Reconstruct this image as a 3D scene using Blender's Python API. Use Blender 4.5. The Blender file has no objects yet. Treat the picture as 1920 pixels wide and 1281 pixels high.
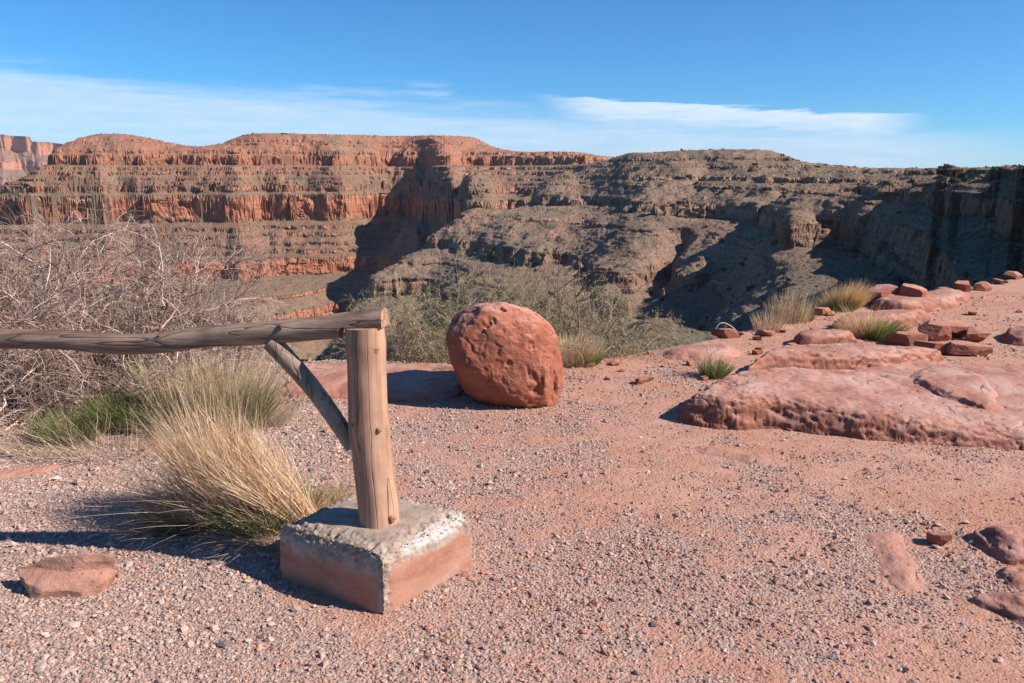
import bpy, math, random
import numpy as np
from mathutils import Vector, Matrix

R_ = math.radians
C = bpy.context.scene.collection
F_PX, CX, CY, PITCH, EYE = 1507.0, 960.0, 640.5, R_(11.9), 1.6
rng = np.random.default_rng(7)
random.seed(7)
f32 = np.float32

# ---------------------------------------------------------------- projection helpers (photo pixel -> world)
SP, CP = math.sin(PITCH), math.cos(PITCH)
def ray(px, py):
    a = (px - CX) / F_PX; b = (py - CY) / F_PX
    return np.array([a, CP - b * SP, -SP - b * CP])
def G(px, py, z=0.0):
    d = ray(px, py); t = (z - EYE) / d[2]
    return np.array([d[0] * t, d[1] * t, z])
def at_depth(px, py, y):
    d = ray(px, py); t = y / d[1]
    return np.array([d[0] * t, y, EYE + d[2] * t])

# ---------------------------------------------------------------- noise
_pr = np.random.default_rng(1234)
_P = _pr.permutation(256).astype(np.int32); _P = np.concatenate([_P, _P])
_ga = _pr.uniform(0, 2 * np.pi, 256); _GX = np.cos(_ga).astype(f32); _GY = np.sin(_ga).astype(f32)
_g3 = _pr.normal(size=(256, 3)); _g3 /= np.linalg.norm(_g3, axis=1)[:, None]; _g3 = _g3.astype(f32)
def pn2(x, y, seed=0):
    x = np.asarray(x, dtype=np.float64) + seed * 17.31; y = np.asarray(y, dtype=np.float64) - seed * 9.77
    xf = np.floor(x); yf = np.floor(y)
    xi = xf.astype(np.int32) & 255; yi = yf.astype(np.int32) & 255
    fx = (x - xf).astype(f32); fy = (y - yf).astype(f32)
    u = fx * fx * fx * (fx * (fx * 6 - 15) + 10); v = fy * fy * fy * (fy * (fy * 6 - 15) + 10)
    def g(ix, iy, dx, dy):
        h = _P[_P[ix & 255] + (iy & 255)]
        return _GX[h] * dx + _GY[h] * dy
    a = g(xi, yi, fx, fy); b = g(xi + 1, yi, fx - 1, fy)
    c = g(xi, yi + 1, fx, fy - 1); d = g(xi + 1, yi + 1, fx - 1, fy - 1)
    a = a + u * (b - a); c = c + u * (d - c)
    return (a + v * (c - a)) * 1.4
def fbm2(x, y, o=4, seed=0, g=0.5):
    s = 0; a = 1.0; t = 0
    for i in range(o):
        s = s + a * pn2(x * 2.03 ** i, y * 2.03 ** i, seed + i * 3); t += a; a *= g
    return s / t
def rid2(x, y, o=3, seed=0):
    s = 0; a = 1.0; t = 0
    for i in range(o):
        s = s + a * (1 - np.abs(pn2(x * 2.1 ** i, y * 2.1 ** i, seed + i * 3)) * 2); t += a; a *= 0.5
    return s / t
def pn3(p, seed=0):
    p = np.asarray(p, dtype=np.float64) + seed * 13.17
    pf = np.floor(p); pi = pf.astype(np.int32) & 255; f = (p - pf).astype(f32)
    w = f * f * f * (f * (f * 6 - 15) + 10)
    def g(ox, oy, oz):
        h = _P[_P[_P[(pi[..., 0] + ox) & 255] + ((pi[..., 1] + oy) & 255)] + ((pi[..., 2] + oz) & 255)]
        gr = _g3[h]
        return gr[..., 0] * (f[..., 0] - ox) + gr[..., 1] * (f[..., 1] - oy) + gr[..., 2] * (f[..., 2] - oz)
    def L(a, b, t): return a + t * (b - a)
    u, v, s = w[..., 0], w[..., 1], w[..., 2]
    return L(L(L(g(0,0,0), g(1,0,0), u), L(g(0,1,0), g(1,1,0), u), v),
             L(L(g(0,0,1), g(1,0,1), u), L(g(0,1,1), g(1,1,1), u), v), s) * 1.5
def fbm3(p, o=4, seed=0, g=0.5):
    s = 0; a = 1.0; t = 0
    for i in range(o):
        s = s + a * pn3(p * 2.03 ** i, seed + i * 5); t += a; a *= g
    return s / t
def sstep(a, b, x):
    t = np.clip((x - a) / (b - a), 0, 1); return t * t * (3 - 2 * t)

# ---------------------------------------------------------------- mesh helpers
def mesh_np(name, verts, faces, mat, parent=None, smooth=False, cols=None, attrs=None, loc=None):
    """verts (n,3); faces (m,3) or (m,4) int array -> ONE linked mesh object"""
    verts = np.asarray(verts, dtype=f32); faces = np.asarray(faces, dtype=np.int32)
    if loc is not None: verts = verts - np.asarray(loc, dtype=f32)
    me = bpy.data.meshes.new(name)
    n, k = faces.shape
    me.vertices.add(len(verts)); me.vertices.foreach_set('co', verts.ravel())
    me.loops.add(n * k); me.loops.foreach_set('vertex_index', faces.ravel())
    me.polygons.add(n); me.polygons.foreach_set('loop_start', np.arange(0, n * k, k, dtype=np.int32))
    me.polygons.foreach_set('loop_total', np.full(n, k, dtype=np.int32))
    me.polygons.foreach_set('use_smooth', np.full(n, bool(smooth)))
    me.update(calc_edges=True)
    if cols is not None:
        a = me.color_attributes.new('tint', 'FLOAT_COLOR', 'POINT')
        c4 = np.ones((len(verts), 4), dtype=f32); c4[:, :3] = cols
        a.data.foreach_set('color', c4.ravel())
    for k2, v in (attrs or {}).items():
        a = me.attributes.new(k2, 'FLOAT', 'POINT'); a.data.foreach_set('value', np.asarray(v, dtype=f32))
    me.materials.append(mat)
    o = bpy.data.objects.new(name, me); C.objects.link(o)
    if loc is not None: o.location = [float(v) for v in loc]
    if parent is not None: o.parent = parent
    return o
def tag(o, label=None, cat=None, group=None, kind=None):
    if label: o['label'] = label
    if cat: o['category'] = cat
    if group: o['group'] = group
    if kind: o['kind'] = kind
    return o
def empty(name, loc, label, cat, group=None):
    o = bpy.data.objects.new(name, None); C.objects.link(o); o.location = [float(v) for v in loc]
    o.empty_display_size = 0.1
    return tag(o, label, cat, group)
def grid_faces(nu, nv):
    i = np.arange(nu - 1)[:, None] * nv + np.arange(nv - 1)[None, :]
    return np.stack([i, i + nv, i + nv + 1, i + 1], -1).reshape(-1, 4)
# ================================================================ MATERIALS
class NT:
    def __init__(s, name):
        s.m = bpy.data.materials.new(name); s.m.use_nodes = True
        s.t = s.m.node_tree; s.b = s.t.nodes['Principled BSDF']
        s.b.inputs['Specular IOR Level'].default_value = 0.2
        s.b.inputs['Roughness'].default_value = 0.9
    def n(s, typ, **kw):
        nd = s.t.nodes.new(typ)
        for k, v in kw.items():
            if k == 'ins':
                for a, b in v.items():
                    if isinstance(b, bpy.types.NodeSocket): s.t.links.new(b, nd.inputs[a])
                    else: nd.inputs[a].default_value = b
            else: setattr(nd, k, v)
        return nd
    def link(s, a, b): s.t.links.new(a, b)
    def math(s, op, a, b=0.0, c=0.0, clamp=False):
        nd = s.n('ShaderNodeMath', operation=op, use_clamp=clamp)
        for i, v in enumerate((a, b, c)):
            if isinstance(v, bpy.types.NodeSocket): s.link(v, nd.inputs[i])
            else: nd.inputs[i].default_value = v
        return nd.outputs[0]
    def mix(s, fac, a, b, typ='MIX'):
        nd = s.n('ShaderNodeMix', data_type='RGBA', blend_type=typ)
        for i, v in ((0, fac), (6, a), (7, b)):
            if isinstance(v, bpy.types.NodeSocket): s.link(v, nd.inputs[i])
            elif i == 0: nd.inputs[0].default_value = v
            else: nd.inputs[i].default_value = (*v, 1.0)
        return nd.outputs[2]
    def ramp(s, fac, stops, interp='LINEAR'):
        nd = s.n('ShaderNodeValToRGB'); cr = nd.color_ramp; cr.interpolation = interp
        while len(cr.elements) > 1: cr.elements.remove(cr.elements[-1])
        for i, (p, c) in enumerate(stops):
            e = cr.elements[0] if i == 0 else cr.elements.new(p)
            e.position = p; e.color = (*c, 1) if len(c) == 3 else c
        s.link(fac, nd.inputs[0]); return nd.outputs[0]
    def noise(s, scale, detail=4, rough=0.55, vec=None, dist=0.0, out=0):
        nd = s.n('ShaderNodeTexNoise', ins={'Scale': scale, 'Detail': detail, 'Roughness': rough, 'Distortion': dist})
        if vec is not None: s.link(vec, nd.inputs['Vector'])
        return nd.outputs[out]
    def pos(s, sc=(1, 1, 1), obj=True):
        if obj: v = s.n('ShaderNodeTexCoord').outputs['Object']
        else: v = s.n('ShaderNodeNewGeometry').outputs['Position']
        mp = s.n('ShaderNodeMapping', ins={'Scale': sc}); s.link(v, mp.inputs['Vector'])
        return mp.outputs[0]
    def attr(s, name, out='Fac'):
        return s.n('ShaderNodeAttribute', attribute_name=name).outputs[out]
    def bump(s, h, strength=0.5, dist=0.02, prev=None):
        nd = s.n('ShaderNodeBump', ins={'Strength': strength, 'Distance': dist, 'Height': h})
        if prev is not None: s.link(prev, nd.inputs['Normal'])
        s.link(nd.outputs[0], s.b.inputs['Normal']); return nd.outputs[0]
    def col(s, c): 
        if isinstance(c, bpy.types.NodeSocket): s.link(c, s.b.inputs['Base Color'])
        else: s.b.inputs['Base Color'].default_value = (*c, 1)
    def set(s, **kw):
        for k, v in kw.items(): s.b.inputs[k].default_value = v

def mat_terrain():
    t = NT('canyon_rock')
    cliff = t.attr('cliff'); red = t.attr('red'); veg = t.attr('veg')
    P = t.pos((1, 1, 1))
    # bedding: colours banded by elevation, wobbling a little
    wob = t.noise(0.012, 3, 0.5, P)
    sx = t.n('ShaderNodeSeparateXYZ'); t.link(P, sx.inputs[0])
    zz = t.math('ADD', t.math('MULTIPLY', sx.outputs[2], 0.11), t.math('MULTIPLY', wob, 1.5))
    nb = t.n('ShaderNodeTexNoise', noise_dimensions='1D', ins={'Scale': 1.0, 'Detail': 5, 'Roughness': 0.7}); t.link(zz, nb.inputs['W'])
    band = nb.outputs[0]
    redrock = t.ramp(band, [(0.25, (0.36, 0.125, 0.07)), (0.42, (0.54, 0.21, 0.12)), (0.52, (0.46, 0.17, 0.10)), (0.6, (0.58, 0.30, 0.18)), (0.72, (0.44, 0.18, 0.105))])
    tanrock = t.ramp(band, [(0.25, (0.22, 0.14, 0.10)), (0.42, (0.38, 0.23, 0.16)), (0.52, (0.29, 0.18, 0.13)), (0.6, (0.46, 0.30, 0.20)), (0.75, (0.32, 0.20, 0.15))])
    rock = t.mix(red, tanrock, redrock)
    # desert varnish: streaks stretched down the faces
    vs = t.noise(1.0, 5, 0.65, t.pos((0.16, 0.16, 0.018)))
    rock = t.mix(t.ramp(vs, [(0.5, (0, 0, 0)), (0.72, (0.75, 0.75, 0.75))]), rock, t.mix(red, (0.10, 0.07, 0.055), (0.13, 0.055, 0.04)))
    # talus and thin scrub soil
    n1 = t.noise(0.035, 5, 0.62, P)
    redtal = t.ramp(n1, [(0.3, (0.31, 0.15, 0.10)), (0.5, (0.27, 0.155, 0.105)), (0.7, (0.19, 0.145, 0.095))])
    grytal = t.ramp(n1, [(0.3, (0.34, 0.20, 0.14)), (0.5, (0.275, 0.18, 0.128)), (0.7, (0.20, 0.155, 0.11))])
    hi = t.n('ShaderNodeMapRange', ins={'Value': sx.outputs[2], 'From Min': -10.0, 'From Max': 30.0}).outputs[0]
    redtal = t.mix(hi, redtal, t.ramp(n1, [(0.3, (0.44, 0.185, 0.115)), (0.6, (0.37, 0.165, 0.105)), (0.75, (0.25, 0.155, 0.10))]))
    tal = t.mix(red, grytal, redtal)
    green = t.ramp(t.noise(0.05, 4, 0.6, P), [(0.3, (0.21, 0.17, 0.12)), (0.7, (0.155, 0.14, 0.097))])
    tal = t.mix(veg, tal, green)
    # speckle of pebbles and tufts
    sp = t.noise(0.55, 4, 0.75, P)
    tal = t.mix(t.ramp(sp, [(0.52, (0, 0, 0)), (0.62, (0.8, 0.8, 0.8))]), tal, (0.055, 0.055, 0.032))
    tal = t.mix(t.ramp(t.noise(0.9, 3, 0.7, P), [(0.6, (0, 0, 0)), (0.68, (0.5, 0.5, 0.5))]), tal, (0.42, 0.30, 0.21))
    cf = t.math('ADD', cliff, t.math('MULTIPLY', t.math('SUBTRACT', t.noise(0.09, 4, 0.7, P), 0.5), 1.1))
    t.col(t.mix(t.ramp(cf, [(0.38, (0, 0, 0)), (0.6, (1, 1, 1))]), tal, rock))
    # joints and bedding as relief
    crk = t.noise(1.0, 6, 0.7, t.pos((0.22, 0.22, 0.05)))
    bed = t.noise(1.0, 4, 0.6, t.pos((0.02, 0.02, 0.55)))
    h = t.math('ADD', t.math('MULTIPLY', crk, 0.7), t.math('MULTIPLY', bed, 0.9))
    h = t.math('MULTIPLY', h, t.math('ADD', t.math('MULTIPLY', cliff, 0.85), 0.15))
    nrm = t.bump(h, 0.9, 4.0)
    t.bump(t.noise(0.42, 6, 0.78, P), 1.0, 1.7, nrm)
    t.set(Roughness=0.95, **{'Specular IOR Level': 0.08})
    return t.m

def mat_tint(name, rough=0.85, spec=0.15, bump=None, var=None, trans=0.0):
    """colour carried per element by the 'tint' attribute (each stone, stalk or leaf has its own colour)"""
    t = NT(name)
    c = t.attr('tint', 'Color')
    if var:
        n = t.noise(var[0], 4, 0.6, t.pos())
        c = t.mix(t.ramp(n, [(0.35, (0, 0, 0)), (0.65, (var[1],) * 3)]), c, var[2])
    t.col(c)
    if bump: t.bump(t.noise(bump[0], 5, 0.65, t.pos()), bump[1], bump[2])
    t.set(Roughness=rough, **{'Specular IOR Level': spec})
    if trans:
        tr = t.n('ShaderNodeBsdfTranslucent'); t.link(c, tr.inputs[0])
        mx = t.n('ShaderNodeMixShader', ins={0: trans}); out = t.t.nodes['Material Output']
        t.link(t.b.outputs[0], mx.inputs[1]); t.link(tr.outputs[0], mx.inputs[2]); t.link(mx.outputs[0], out.inputs[0])
    return t.m

def mat_ground():
    t = NT('red_gravelly_dirt')
    P = t.pos()
    base = t.ramp(t.noise(1.1, 5, 0.6, P), [(0.3, (0.45, 0.215, 0.145)), (0.5, (0.49, 0.27, 0.195)), (0.7, (0.51, 0.31, 0.24))])
    base = t.mix(t.ramp(t.noise(9, 5, 0.65, P), [(0.4, (0, 0, 0)), (0.65, (0.55,) * 3)]), base, (0.40, 0.175, 0.105))
    # gravel ground into the dirt
    v = t.n('ShaderNodeTexVoronoi', ins={'Scale': 85.0, 'Randomness': 1.0}); t.link(P, v.inputs['Vector'])
    g = t.ramp(v.outputs['Color'], [(0.0, (0.46, 0.31, 0.24)), (0.3, (0.30, 0.22, 0.19)), (0.5, (0.50, 0.38, 0.32)), (0.75, (0.40, 0.20, 0.13)), (1.0, (0.56, 0.44, 0.38))])
    gd = t.attr('gravel')
    pick = t.math('ADD', t.math('MULTIPLY', gd, 0.9), t.math('SUBTRACT', t.noise(38, 3, 0.6, P), 0.62))
    base = t.mix(t.ramp(pick, [(0.28, (0, 0, 0)), (0.42, (0.85,) * 3)]), base, g)
    t.col(base)
    v2 = t.math('MULTIPLY', v.outputs['Distance'], -1.0)
    nrm = t.bump(t.math('MULTIPLY', v2, t.math('ADD', t.math('MULTIPLY', gd, 0.8), 0.2)), 0.7, 0.012)
    t.bump(t.noise(60, 5, 0.7, P), 0.6, 0.01, nrm)
    t.set(Roughness=0.95, **{'Specular IOR Level': 0.1})
    return t.m

def mat_sandstone(name, c1, c2, c3, pale=None, scale=1.0, steep=0.0, rough=0.6):
    t = NT(name)
    P = t.pos()
    n = t.noise(2.2 * scale, 6, 0.62, P, 0.4)
    c = t.ramp(n, [(0.3, c1), (0.5, c2), (0.7, c3)])
    c = t.mix(t.ramp(t.noise(7 * scale, 5, 0.7, P), [(0.5, (0, 0, 0)), (0.7, (0.6,) * 3)]), c, tuple(x * 0.55 for x in c1))
    if pale:
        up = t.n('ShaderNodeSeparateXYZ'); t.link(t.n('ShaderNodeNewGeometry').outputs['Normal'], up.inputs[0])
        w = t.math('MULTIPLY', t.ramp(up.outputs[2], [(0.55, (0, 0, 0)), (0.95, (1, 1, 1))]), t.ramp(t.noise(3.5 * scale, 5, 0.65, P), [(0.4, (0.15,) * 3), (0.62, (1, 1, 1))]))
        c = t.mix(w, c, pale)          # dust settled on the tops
    if steep:  # steep faces darker: dark dust-free crust, plus their shade put into the colour
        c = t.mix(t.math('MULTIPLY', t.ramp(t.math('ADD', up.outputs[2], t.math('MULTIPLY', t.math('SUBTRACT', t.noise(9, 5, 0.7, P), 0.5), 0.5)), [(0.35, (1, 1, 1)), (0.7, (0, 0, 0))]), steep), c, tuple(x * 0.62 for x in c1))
    # small dark pits and lichen
    pit = t.n('ShaderNodeTexVoronoi', ins={'Scale': 16 * scale, 'Randomness': 1.0}); t.link(t.n('ShaderNodeMapping', ins={'Vector': P, 'Scale': (1, 1, 2.2)}).outputs[0], pit.inputs['Vector'])
    c = t.mix(t.ramp(pit.outputs['Distance'], [(0.05, (0.7,) * 3), (0.17, (0, 0, 0))]), c, tuple(x * 0.35 for x in c1))
    wv = t.n('ShaderNodeVectorMath', operation='ADD', ins={0: P}); nd = t.n('ShaderNodeTexNoise', ins={'Scale': 3.0 * scale, 'Detail': 5.0, 'Vector': P}); sc_ = t.n('ShaderNodeVectorMath', operation='SCALE', ins={0: nd.outputs['Color'], 'Scale': 0.35 / scale}); t.link(sc_.outputs[0], wv.inputs[1])
    vc = t.n('ShaderNodeTexVoronoi', feature='DISTANCE_TO_EDGE', ins={'Scale': 2.6 * scale, 'Vector': wv.outputs[0]})
    ckm = t.math('MULTIPLY', t.ramp(vc.outputs['Distance'], [(0.0, (1, 1, 1)), (0.018, (0, 0, 0))]), t.ramp(t.noise(2.3 * scale, 3, 0.5, P), [(0.56, (0, 0, 0)), (0.66, (1, 1, 1))]))
    c = t.mix(t.math('MULTIPLY', ckm, 0.65), c, tuple(x * 0.25 for x in c1))
    bedn = t.noise(1.0, 4, 0.6, t.pos((0.8 * scale, 0.8 * scale, 26 * scale)))
    c = t.mix(t.ramp(bedn, [(0.5, (0, 0, 0)), (0.7, (0.45,) * 3)]), c, tuple(x * 0.6 for x in c2))
    t.col(c)
    cb = t.bump(t.math('SUBTRACT', 1.0, ckm), 0.7, 0.012); cb = t.bump(bedn, 0.35, 0.012, cb)
    nrm = t.bump(t.noise(11 * scale, 7, 0.68, t.n('ShaderNodeMapping', ins={'Vector': P, 'Scale': (1, 1, 1.8)}).outputs[0], 0.3), rough, 0.035 / scale, cb)
    nrm = t.bump(t.ramp(pit.outputs['Distance'], [(0.0, (0, 0, 0)), (0.2, (1, 1, 1))]), 0.4, 0.015 / scale, nrm)
    t.bump(t.noise(90 * scale, 4, 0.7, P), 0.5, 0.004, nrm)
    t.set(Roughness=0.85, **{'Specular IOR Level': 0.25})
    return t.m

def mat_wood(name, c_dark, c_mid, c_light, axis=2):
    t = NT(name)
    sc = [38.0, 38.0, 38.0]; sc[axis] = 1.3
    P = t.pos(tuple(sc)); Q = t.pos()
    g = t.noise(1.0, 6, 0.62, P, 0.6)
    c = t.ramp(g, [(0.28, c_dark), (0.46, c_mid), (0.62, c_light), (0.8, c_mid)])
    c = t.mix(t.ramp(t.noise(5, 4, 0.6, Q), [(0.42, (0, 0, 0)), (0.7, (0.6,) * 3)]), c, tuple(0.5 * (a + b) * 0.75 for a, b in zip(c_dark, c_mid)))
    sc2 = [17.0, 17.0, 17.0]; sc2[axis] = 0.35
    ck = t.noise(1.0, 2, 0.5, t.pos(tuple(sc2)), 0.35)
    line = t.math('ABSOLUTE', t.math('SUBTRACT', ck, 0.5))
    lm = t.ramp(line, [(0.0, (1, 1, 1)), (0.011, (0, 0, 0))])
    c = t.mix(t.math('MULTIPLY', lm, 0.85), c, (0.03, 0.018, 0.012))
    t.col(c)
    nrm = t.bump(g, 0.55, 0.004)
    t.bump(t.ramp(line, [(0.0, (0, 0, 0)), (0.02, (1, 1, 1))]), 0.6, 0.004, nrm)
    t.set(Roughness=0.72, **{'Specular IOR Level': 0.3})
    return t.m

def mat_concrete():
    t = NT('weathered_concrete')
    P = t.pos()
    top = t.attr('paint')      # 1 = bare worn concrete, 0 = red-brown painted side
    white = t.attr('white')
    conc = t.ramp(t.noise(14, 6, 0.7, P), [(0.3, (0.24, 0.16, 0.12)), (0.5, (0.38, 0.28, 0.215)), (0.7, (0.47, 0.37, 0.295))])
    paint = t.ramp(t.noise(6, 7, 0.68, t.pos((1, 1, 2.2))), [(0.28, (0.27, 0.115, 0.07)), (0.45, (0.38, 0.175, 0.115)), (0.6, (0.42, 0.215, 0.15)), (0.78, (0.47, 0.31, 0.24))])
    e = t.math('ADD', top, t.math('MULTIPLY', t.math('SUBTRACT', t.noise(22, 6, 0.72, P), 0.5), 1.0))
    c = t.mix(t.ramp(e, [(0.36, (0, 0, 0)), (0.62, (1, 1, 1))]), paint, conc)
    w = t.math('ADD', white, t.math('MULTIPLY', t.math('SUBTRACT', t.noise(18, 7, 0.75, P), 0.5), 2.2))
    c = t.mix(t.ramp(w, [(0.55, (0, 0, 0)), (1.0, (0.85,) * 3)]), c, (0.56, 0.49, 0.455))
    pit = t.n('ShaderNodeTexVoronoi', ins={'Scale': 130.0}); t.link(P, pit.inputs['Vector'])
    c = t.mix(t.math('MULTIPLY', t.ramp(pit.outputs['Distance'], [(0.1, (0.7,) * 3), (0.3, (0, 0, 0))]), top), c, (0.09, 0.065, 0.05))
    t.col(c)
    nrm = t.bump(t.noise(70, 6, 0.75, P), 0.6, 0.008)
    t.bump(t.noise(260, 4, 0.7, P), 0.5, 0.003, nrm)
    t.set(Roughness=0.9)
    return t.m
M = {}
M['terrain'] = mat_terrain()
M['ground'] = mat_ground()
M['pebble'] = mat_tint('mixed_gravel', 0.8, 0.25)
M['twig'] = mat_tint('weathered_twigs', 0.8, 0.2)
M['straw'] = mat_tint('dry_straw', 0.6, 0.3, trans=0.3)
M['leaf'] = mat_tint('narrow_leaves', 0.6, 0.3, trans=0.3)
M['scrub'] = mat_tint('desert_scrub', 0.95, 0.05)
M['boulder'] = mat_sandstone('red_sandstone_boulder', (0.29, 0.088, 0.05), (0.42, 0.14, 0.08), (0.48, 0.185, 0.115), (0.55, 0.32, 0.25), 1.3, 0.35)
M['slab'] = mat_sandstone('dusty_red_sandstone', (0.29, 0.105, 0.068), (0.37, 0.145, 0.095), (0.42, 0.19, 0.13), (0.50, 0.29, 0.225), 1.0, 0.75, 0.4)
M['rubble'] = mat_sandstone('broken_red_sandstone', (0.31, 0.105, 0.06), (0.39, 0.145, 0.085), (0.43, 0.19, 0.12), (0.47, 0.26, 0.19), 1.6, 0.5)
M['pinkrock'] = mat_sandstone('pale_pink_sandstone', (0.43, 0.20, 0.14), (0.47, 0.235, 0.165), (0.50, 0.28, 0.21), None, 1.2)
M['post'] = mat_wood('warm_pine_post', (0.19, 0.085, 0.048), (0.41, 0.22, 0.135), (0.52, 0.305, 0.20), 2)  # warm orange-brown of the wood itself
M['rail'] = mat_wood('grey_weathered_log', (0.09, 0.052, 0.036), (0.24, 0.145, 0.10), (0.36, 0.24, 0.175), 0)
M['brace'] = mat_wood('grey_weathered_brace', (0.11, 0.068, 0.05), (0.27, 0.18, 0.13), (0.38, 0.275, 0.21), 2)
M['cutend'] = mat_wood('sawn_log_end', (0.22, 0.10, 0.05), (0.38, 0.21, 0.12), (0.44, 0.27, 0.165), 0)
M['knot'] = mat_wood('dark_wood_knot', (0.10, 0.045, 0.025), (0.28, 0.13, 0.065), (0.38, 0.20, 0.11), 1)
M['concrete'] = mat_concrete()
# ================================================================ CANYON TERRAIN
# sections across the canyon: for each bearing (photo column) the ground's distance in metres and where it lies against the horizon
SECT = {
 -420: [(60,900),(300,880),(900,640),(1500,520),(2600,420),(5000,380)],
 -150: [(60,900),(300,880),(900,640),(1300,540),(1800,460),(2600,420),(5000,380)],
 0: [(60, 900),(300, 880),(700, 860),(1100, 622),(1350, 520),(1470, 440),(1500, 410),(1530, 352),(1600, 375),(1750, 420),(2500, 440),(5000, 380)],
 50: [(300, 880),(700, 860),(1100, 622),(1330, 500),(1420, 475),(1470, 410),(1495, 345),(1530, 332),(1580, 333),(1650, 370),(2500, 440),(5000, 380)],
 100: [(300, 880),(700, 860),(1100, 622),(1330, 500),(1420, 475),(1470, 410),(1495, 345),(1530, 320),(1555, 291),(1620, 290),(1750, 320),(2500, 430),(5000, 370)],
 250: [(60, 900),(300, 880),(700, 860),(1080, 620),(1280, 510),(1380, 475),(1420, 430),(1450, 408),(1475, 345),(1515, 320),(1538, 290),(1620, 257),(1760, 262),(2200, 300),(5000, 345)],
 390: [(300,880),(700,860),(1060,620),(1250,520),(1350,475),(1400,430),(1445,405),(1465,342),(1508,318),(1528,291),(1640,277),(1800,279),(2200,300),(5000,330)],
 520: [(60,900),(300,880),(650,860),(900,740),(1100,622),(1230,530),(1330,480),(1390,430),(1428,402),(1448,342),(1488,318),(1508,290),(1600,246),(1900,246),(2300,270),(5000,325)],
 600: [(60,900),(300,880),(550,880),(800,820),(950,740),(1120,640),(1260,530),(1340,480),(1400,424),(1438,400),(1458,345),(1500,318),(1520,290),(1610,244),(1900,244),(2300,270),(5000,322)],
 640: [(300,880),(520,790),(680,665),(760,605),(800,615),(900,690),(1100,635),(1260,540),(1400,430),(1438,402),(1458,345),(1500,318),(1520,290),(1620,244)],
 690: [(60,900),(300,880),(500,760),(640,640),(720,560),(765,517),(790,535),(860,620),(920,645),(1050,625),(1250,545),(1430,450),(1500,408),(1530,350),(1560,318),(1580,290),(1660,244),(1900,244),(2300,270),(5000,322)],
 760: [(300,880),(500,720),(650,600),(740,530),(800,462),(835,485),(900,580),(950,600),(1100,570),(1250,510),(1450,425),(1520,400),(1550,345),(1580,318),(1600,291),(1670,245)],
 815: [(60,900),(300,820),(500,680),(670,560),(780,480),(835,430),(870,455),(930,540),(1000,565),(1150,520),(1260,450),(1300,404),(1318,328),(1400,318),(1500,291),(1650,246),(1900,246)],
 870: [(400,780),(550,620),(680,520),(800,440),(890,400),(920,425),(970,490),(1030,495),(1090,450),(1130,402),(1150,350),(1220,338),(1330,325),(1420,312),(1520,290),(1660,252),(1900,255),(5000,322)],
 940: [(60,900),(250,800),(400,760),(520,600),(640,500),(760,440),(860,388),(905,382),(945,410),(1000,430),(1060,425),(1160,372),(1250,345),(1400,318),(1480,304),(1540,289),(1700,282),(1900,288)],
 1020: [(400,740),(520,570),(640,490),(760,430),(900,372),(1000,342),(1050,334),(1110,342),(1200,340),(1330,314),(1420,298),(1480,290),(1700,288),(2300,300),(5000,322)],
 1100: [(60,900),(200,760),(300,660),(400,600),(520,535),(620,488),(700,440),(800,400),(900,368),(1000,328),(1080,300),(1200,296),(1500,290),(1700,289)],
 1180: [(100,840),(180,690),(250,630),(330,560),(450,510),(560,490),(640,430),(720,395),(850,352),(950,308),(1000,291),(1150,289),(1500,302),(5000,321)],
 1260: [(60,900),(120,740),(200,660),(260,610),(350,570),(430,550),(520,505),(620,420),(680,392),(800,350),(900,303),(980,276),(1100,281),(1500,305)],
 1340: [(100,800),(200,700),(260,650),(330,590),(420,555),(500,520),(580,450),(640,405),(680,388),(780,348),(880,306),(960,275),(1100,281),(1500,305),(5000,321)],
 1430: [(60,900),(120,800),(200,700),(300,610),(360,550),(420,520),(470,487),(520,440),(560,395),(620,378),(720,348),(850,311),(950,281),(1100,288),(1500,308)],
 1490: [(120,760),(200,650),(300,560),(380,498),(425,465),(445,405),(490,390),(570,368),(650,348),(800,323),(900,306),(1000,303),(1500,312),(5000,321)],
 1560: [(60,900),(130,720),(230,600),(320,530),(410,480),(480,440),(520,380),(560,362),(650,345),(800,325),(950,314),(1500,318)],
 1640: [(120,700),(200,590),(300,510),(390,455),(440,420),(465,372),(500,358),(560,345),(700,328),(900,322.5),(1500,322),(5000,321.5)],
 1720: [(60,860),(110,680),(180,580),(270,500),(350,450),(395,405),(428,352),(480,342),(600,330),(700,325),(900,321),(1500,322)],
 1800: [(90,660),(150,580),(220,505),(290,440),(345,392),(378,346),(420,333),(560,324),(800,320),(1500,321),(5000,321.5)],
 1860: [(67, 720),(112, 620),(168, 550),(230, 480),(291, 425),(336, 380),(364, 340),(392, 329),(470, 323),(800, 321)],
 1920: [(58, 720),(106, 600),(152, 530),(199, 460),(240, 400),(269, 350),(298, 316),(351, 313),(665, 313),(800, 321),(1500, 321),(5000, 321.5)],
 2050: [(61, 640),(106, 560),(144, 480),(175, 410),(198, 360),(228, 323),(381, 317)],
 2250: [(46, 560),(73, 500),(100, 420),(127, 360),(155, 326),(364, 321),(800, 322),(5000, 321.5)],
}
_cp = []
for px_, lst in SECT.items():
    for r_, py_ in lst:
        # bearing from the horizon column; q = height / distance
        d = ray(px_, 322.9); az = math.atan2(d[0], d[1])
        dd = ray(px_, py_); hyp = math.hypot(dd[0], dd[1]); q = dd[2] / hyp + EYE / r_
        _cp.append((az, math.log(r_), q))
    _cp.append((az, math.log(12), -1.3)); _cp.append((az, math.log(19000), 0.0002))
_cp = np.array(_cp)
def _tps(d2): return np.where(d2 > 1e-12, 0.5 * d2 * np.log(np.maximum(d2, 1e-12)), 0)
_VS = 0.55
_xy = np.stack([_cp[:, 0], _cp[:, 1] * _VS], 1)
_n = len(_xy)
_K = _tps(((_xy[:, None] - _xy[None]) ** 2).sum(-1)) + np.eye(_n) * 2e-5
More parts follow.
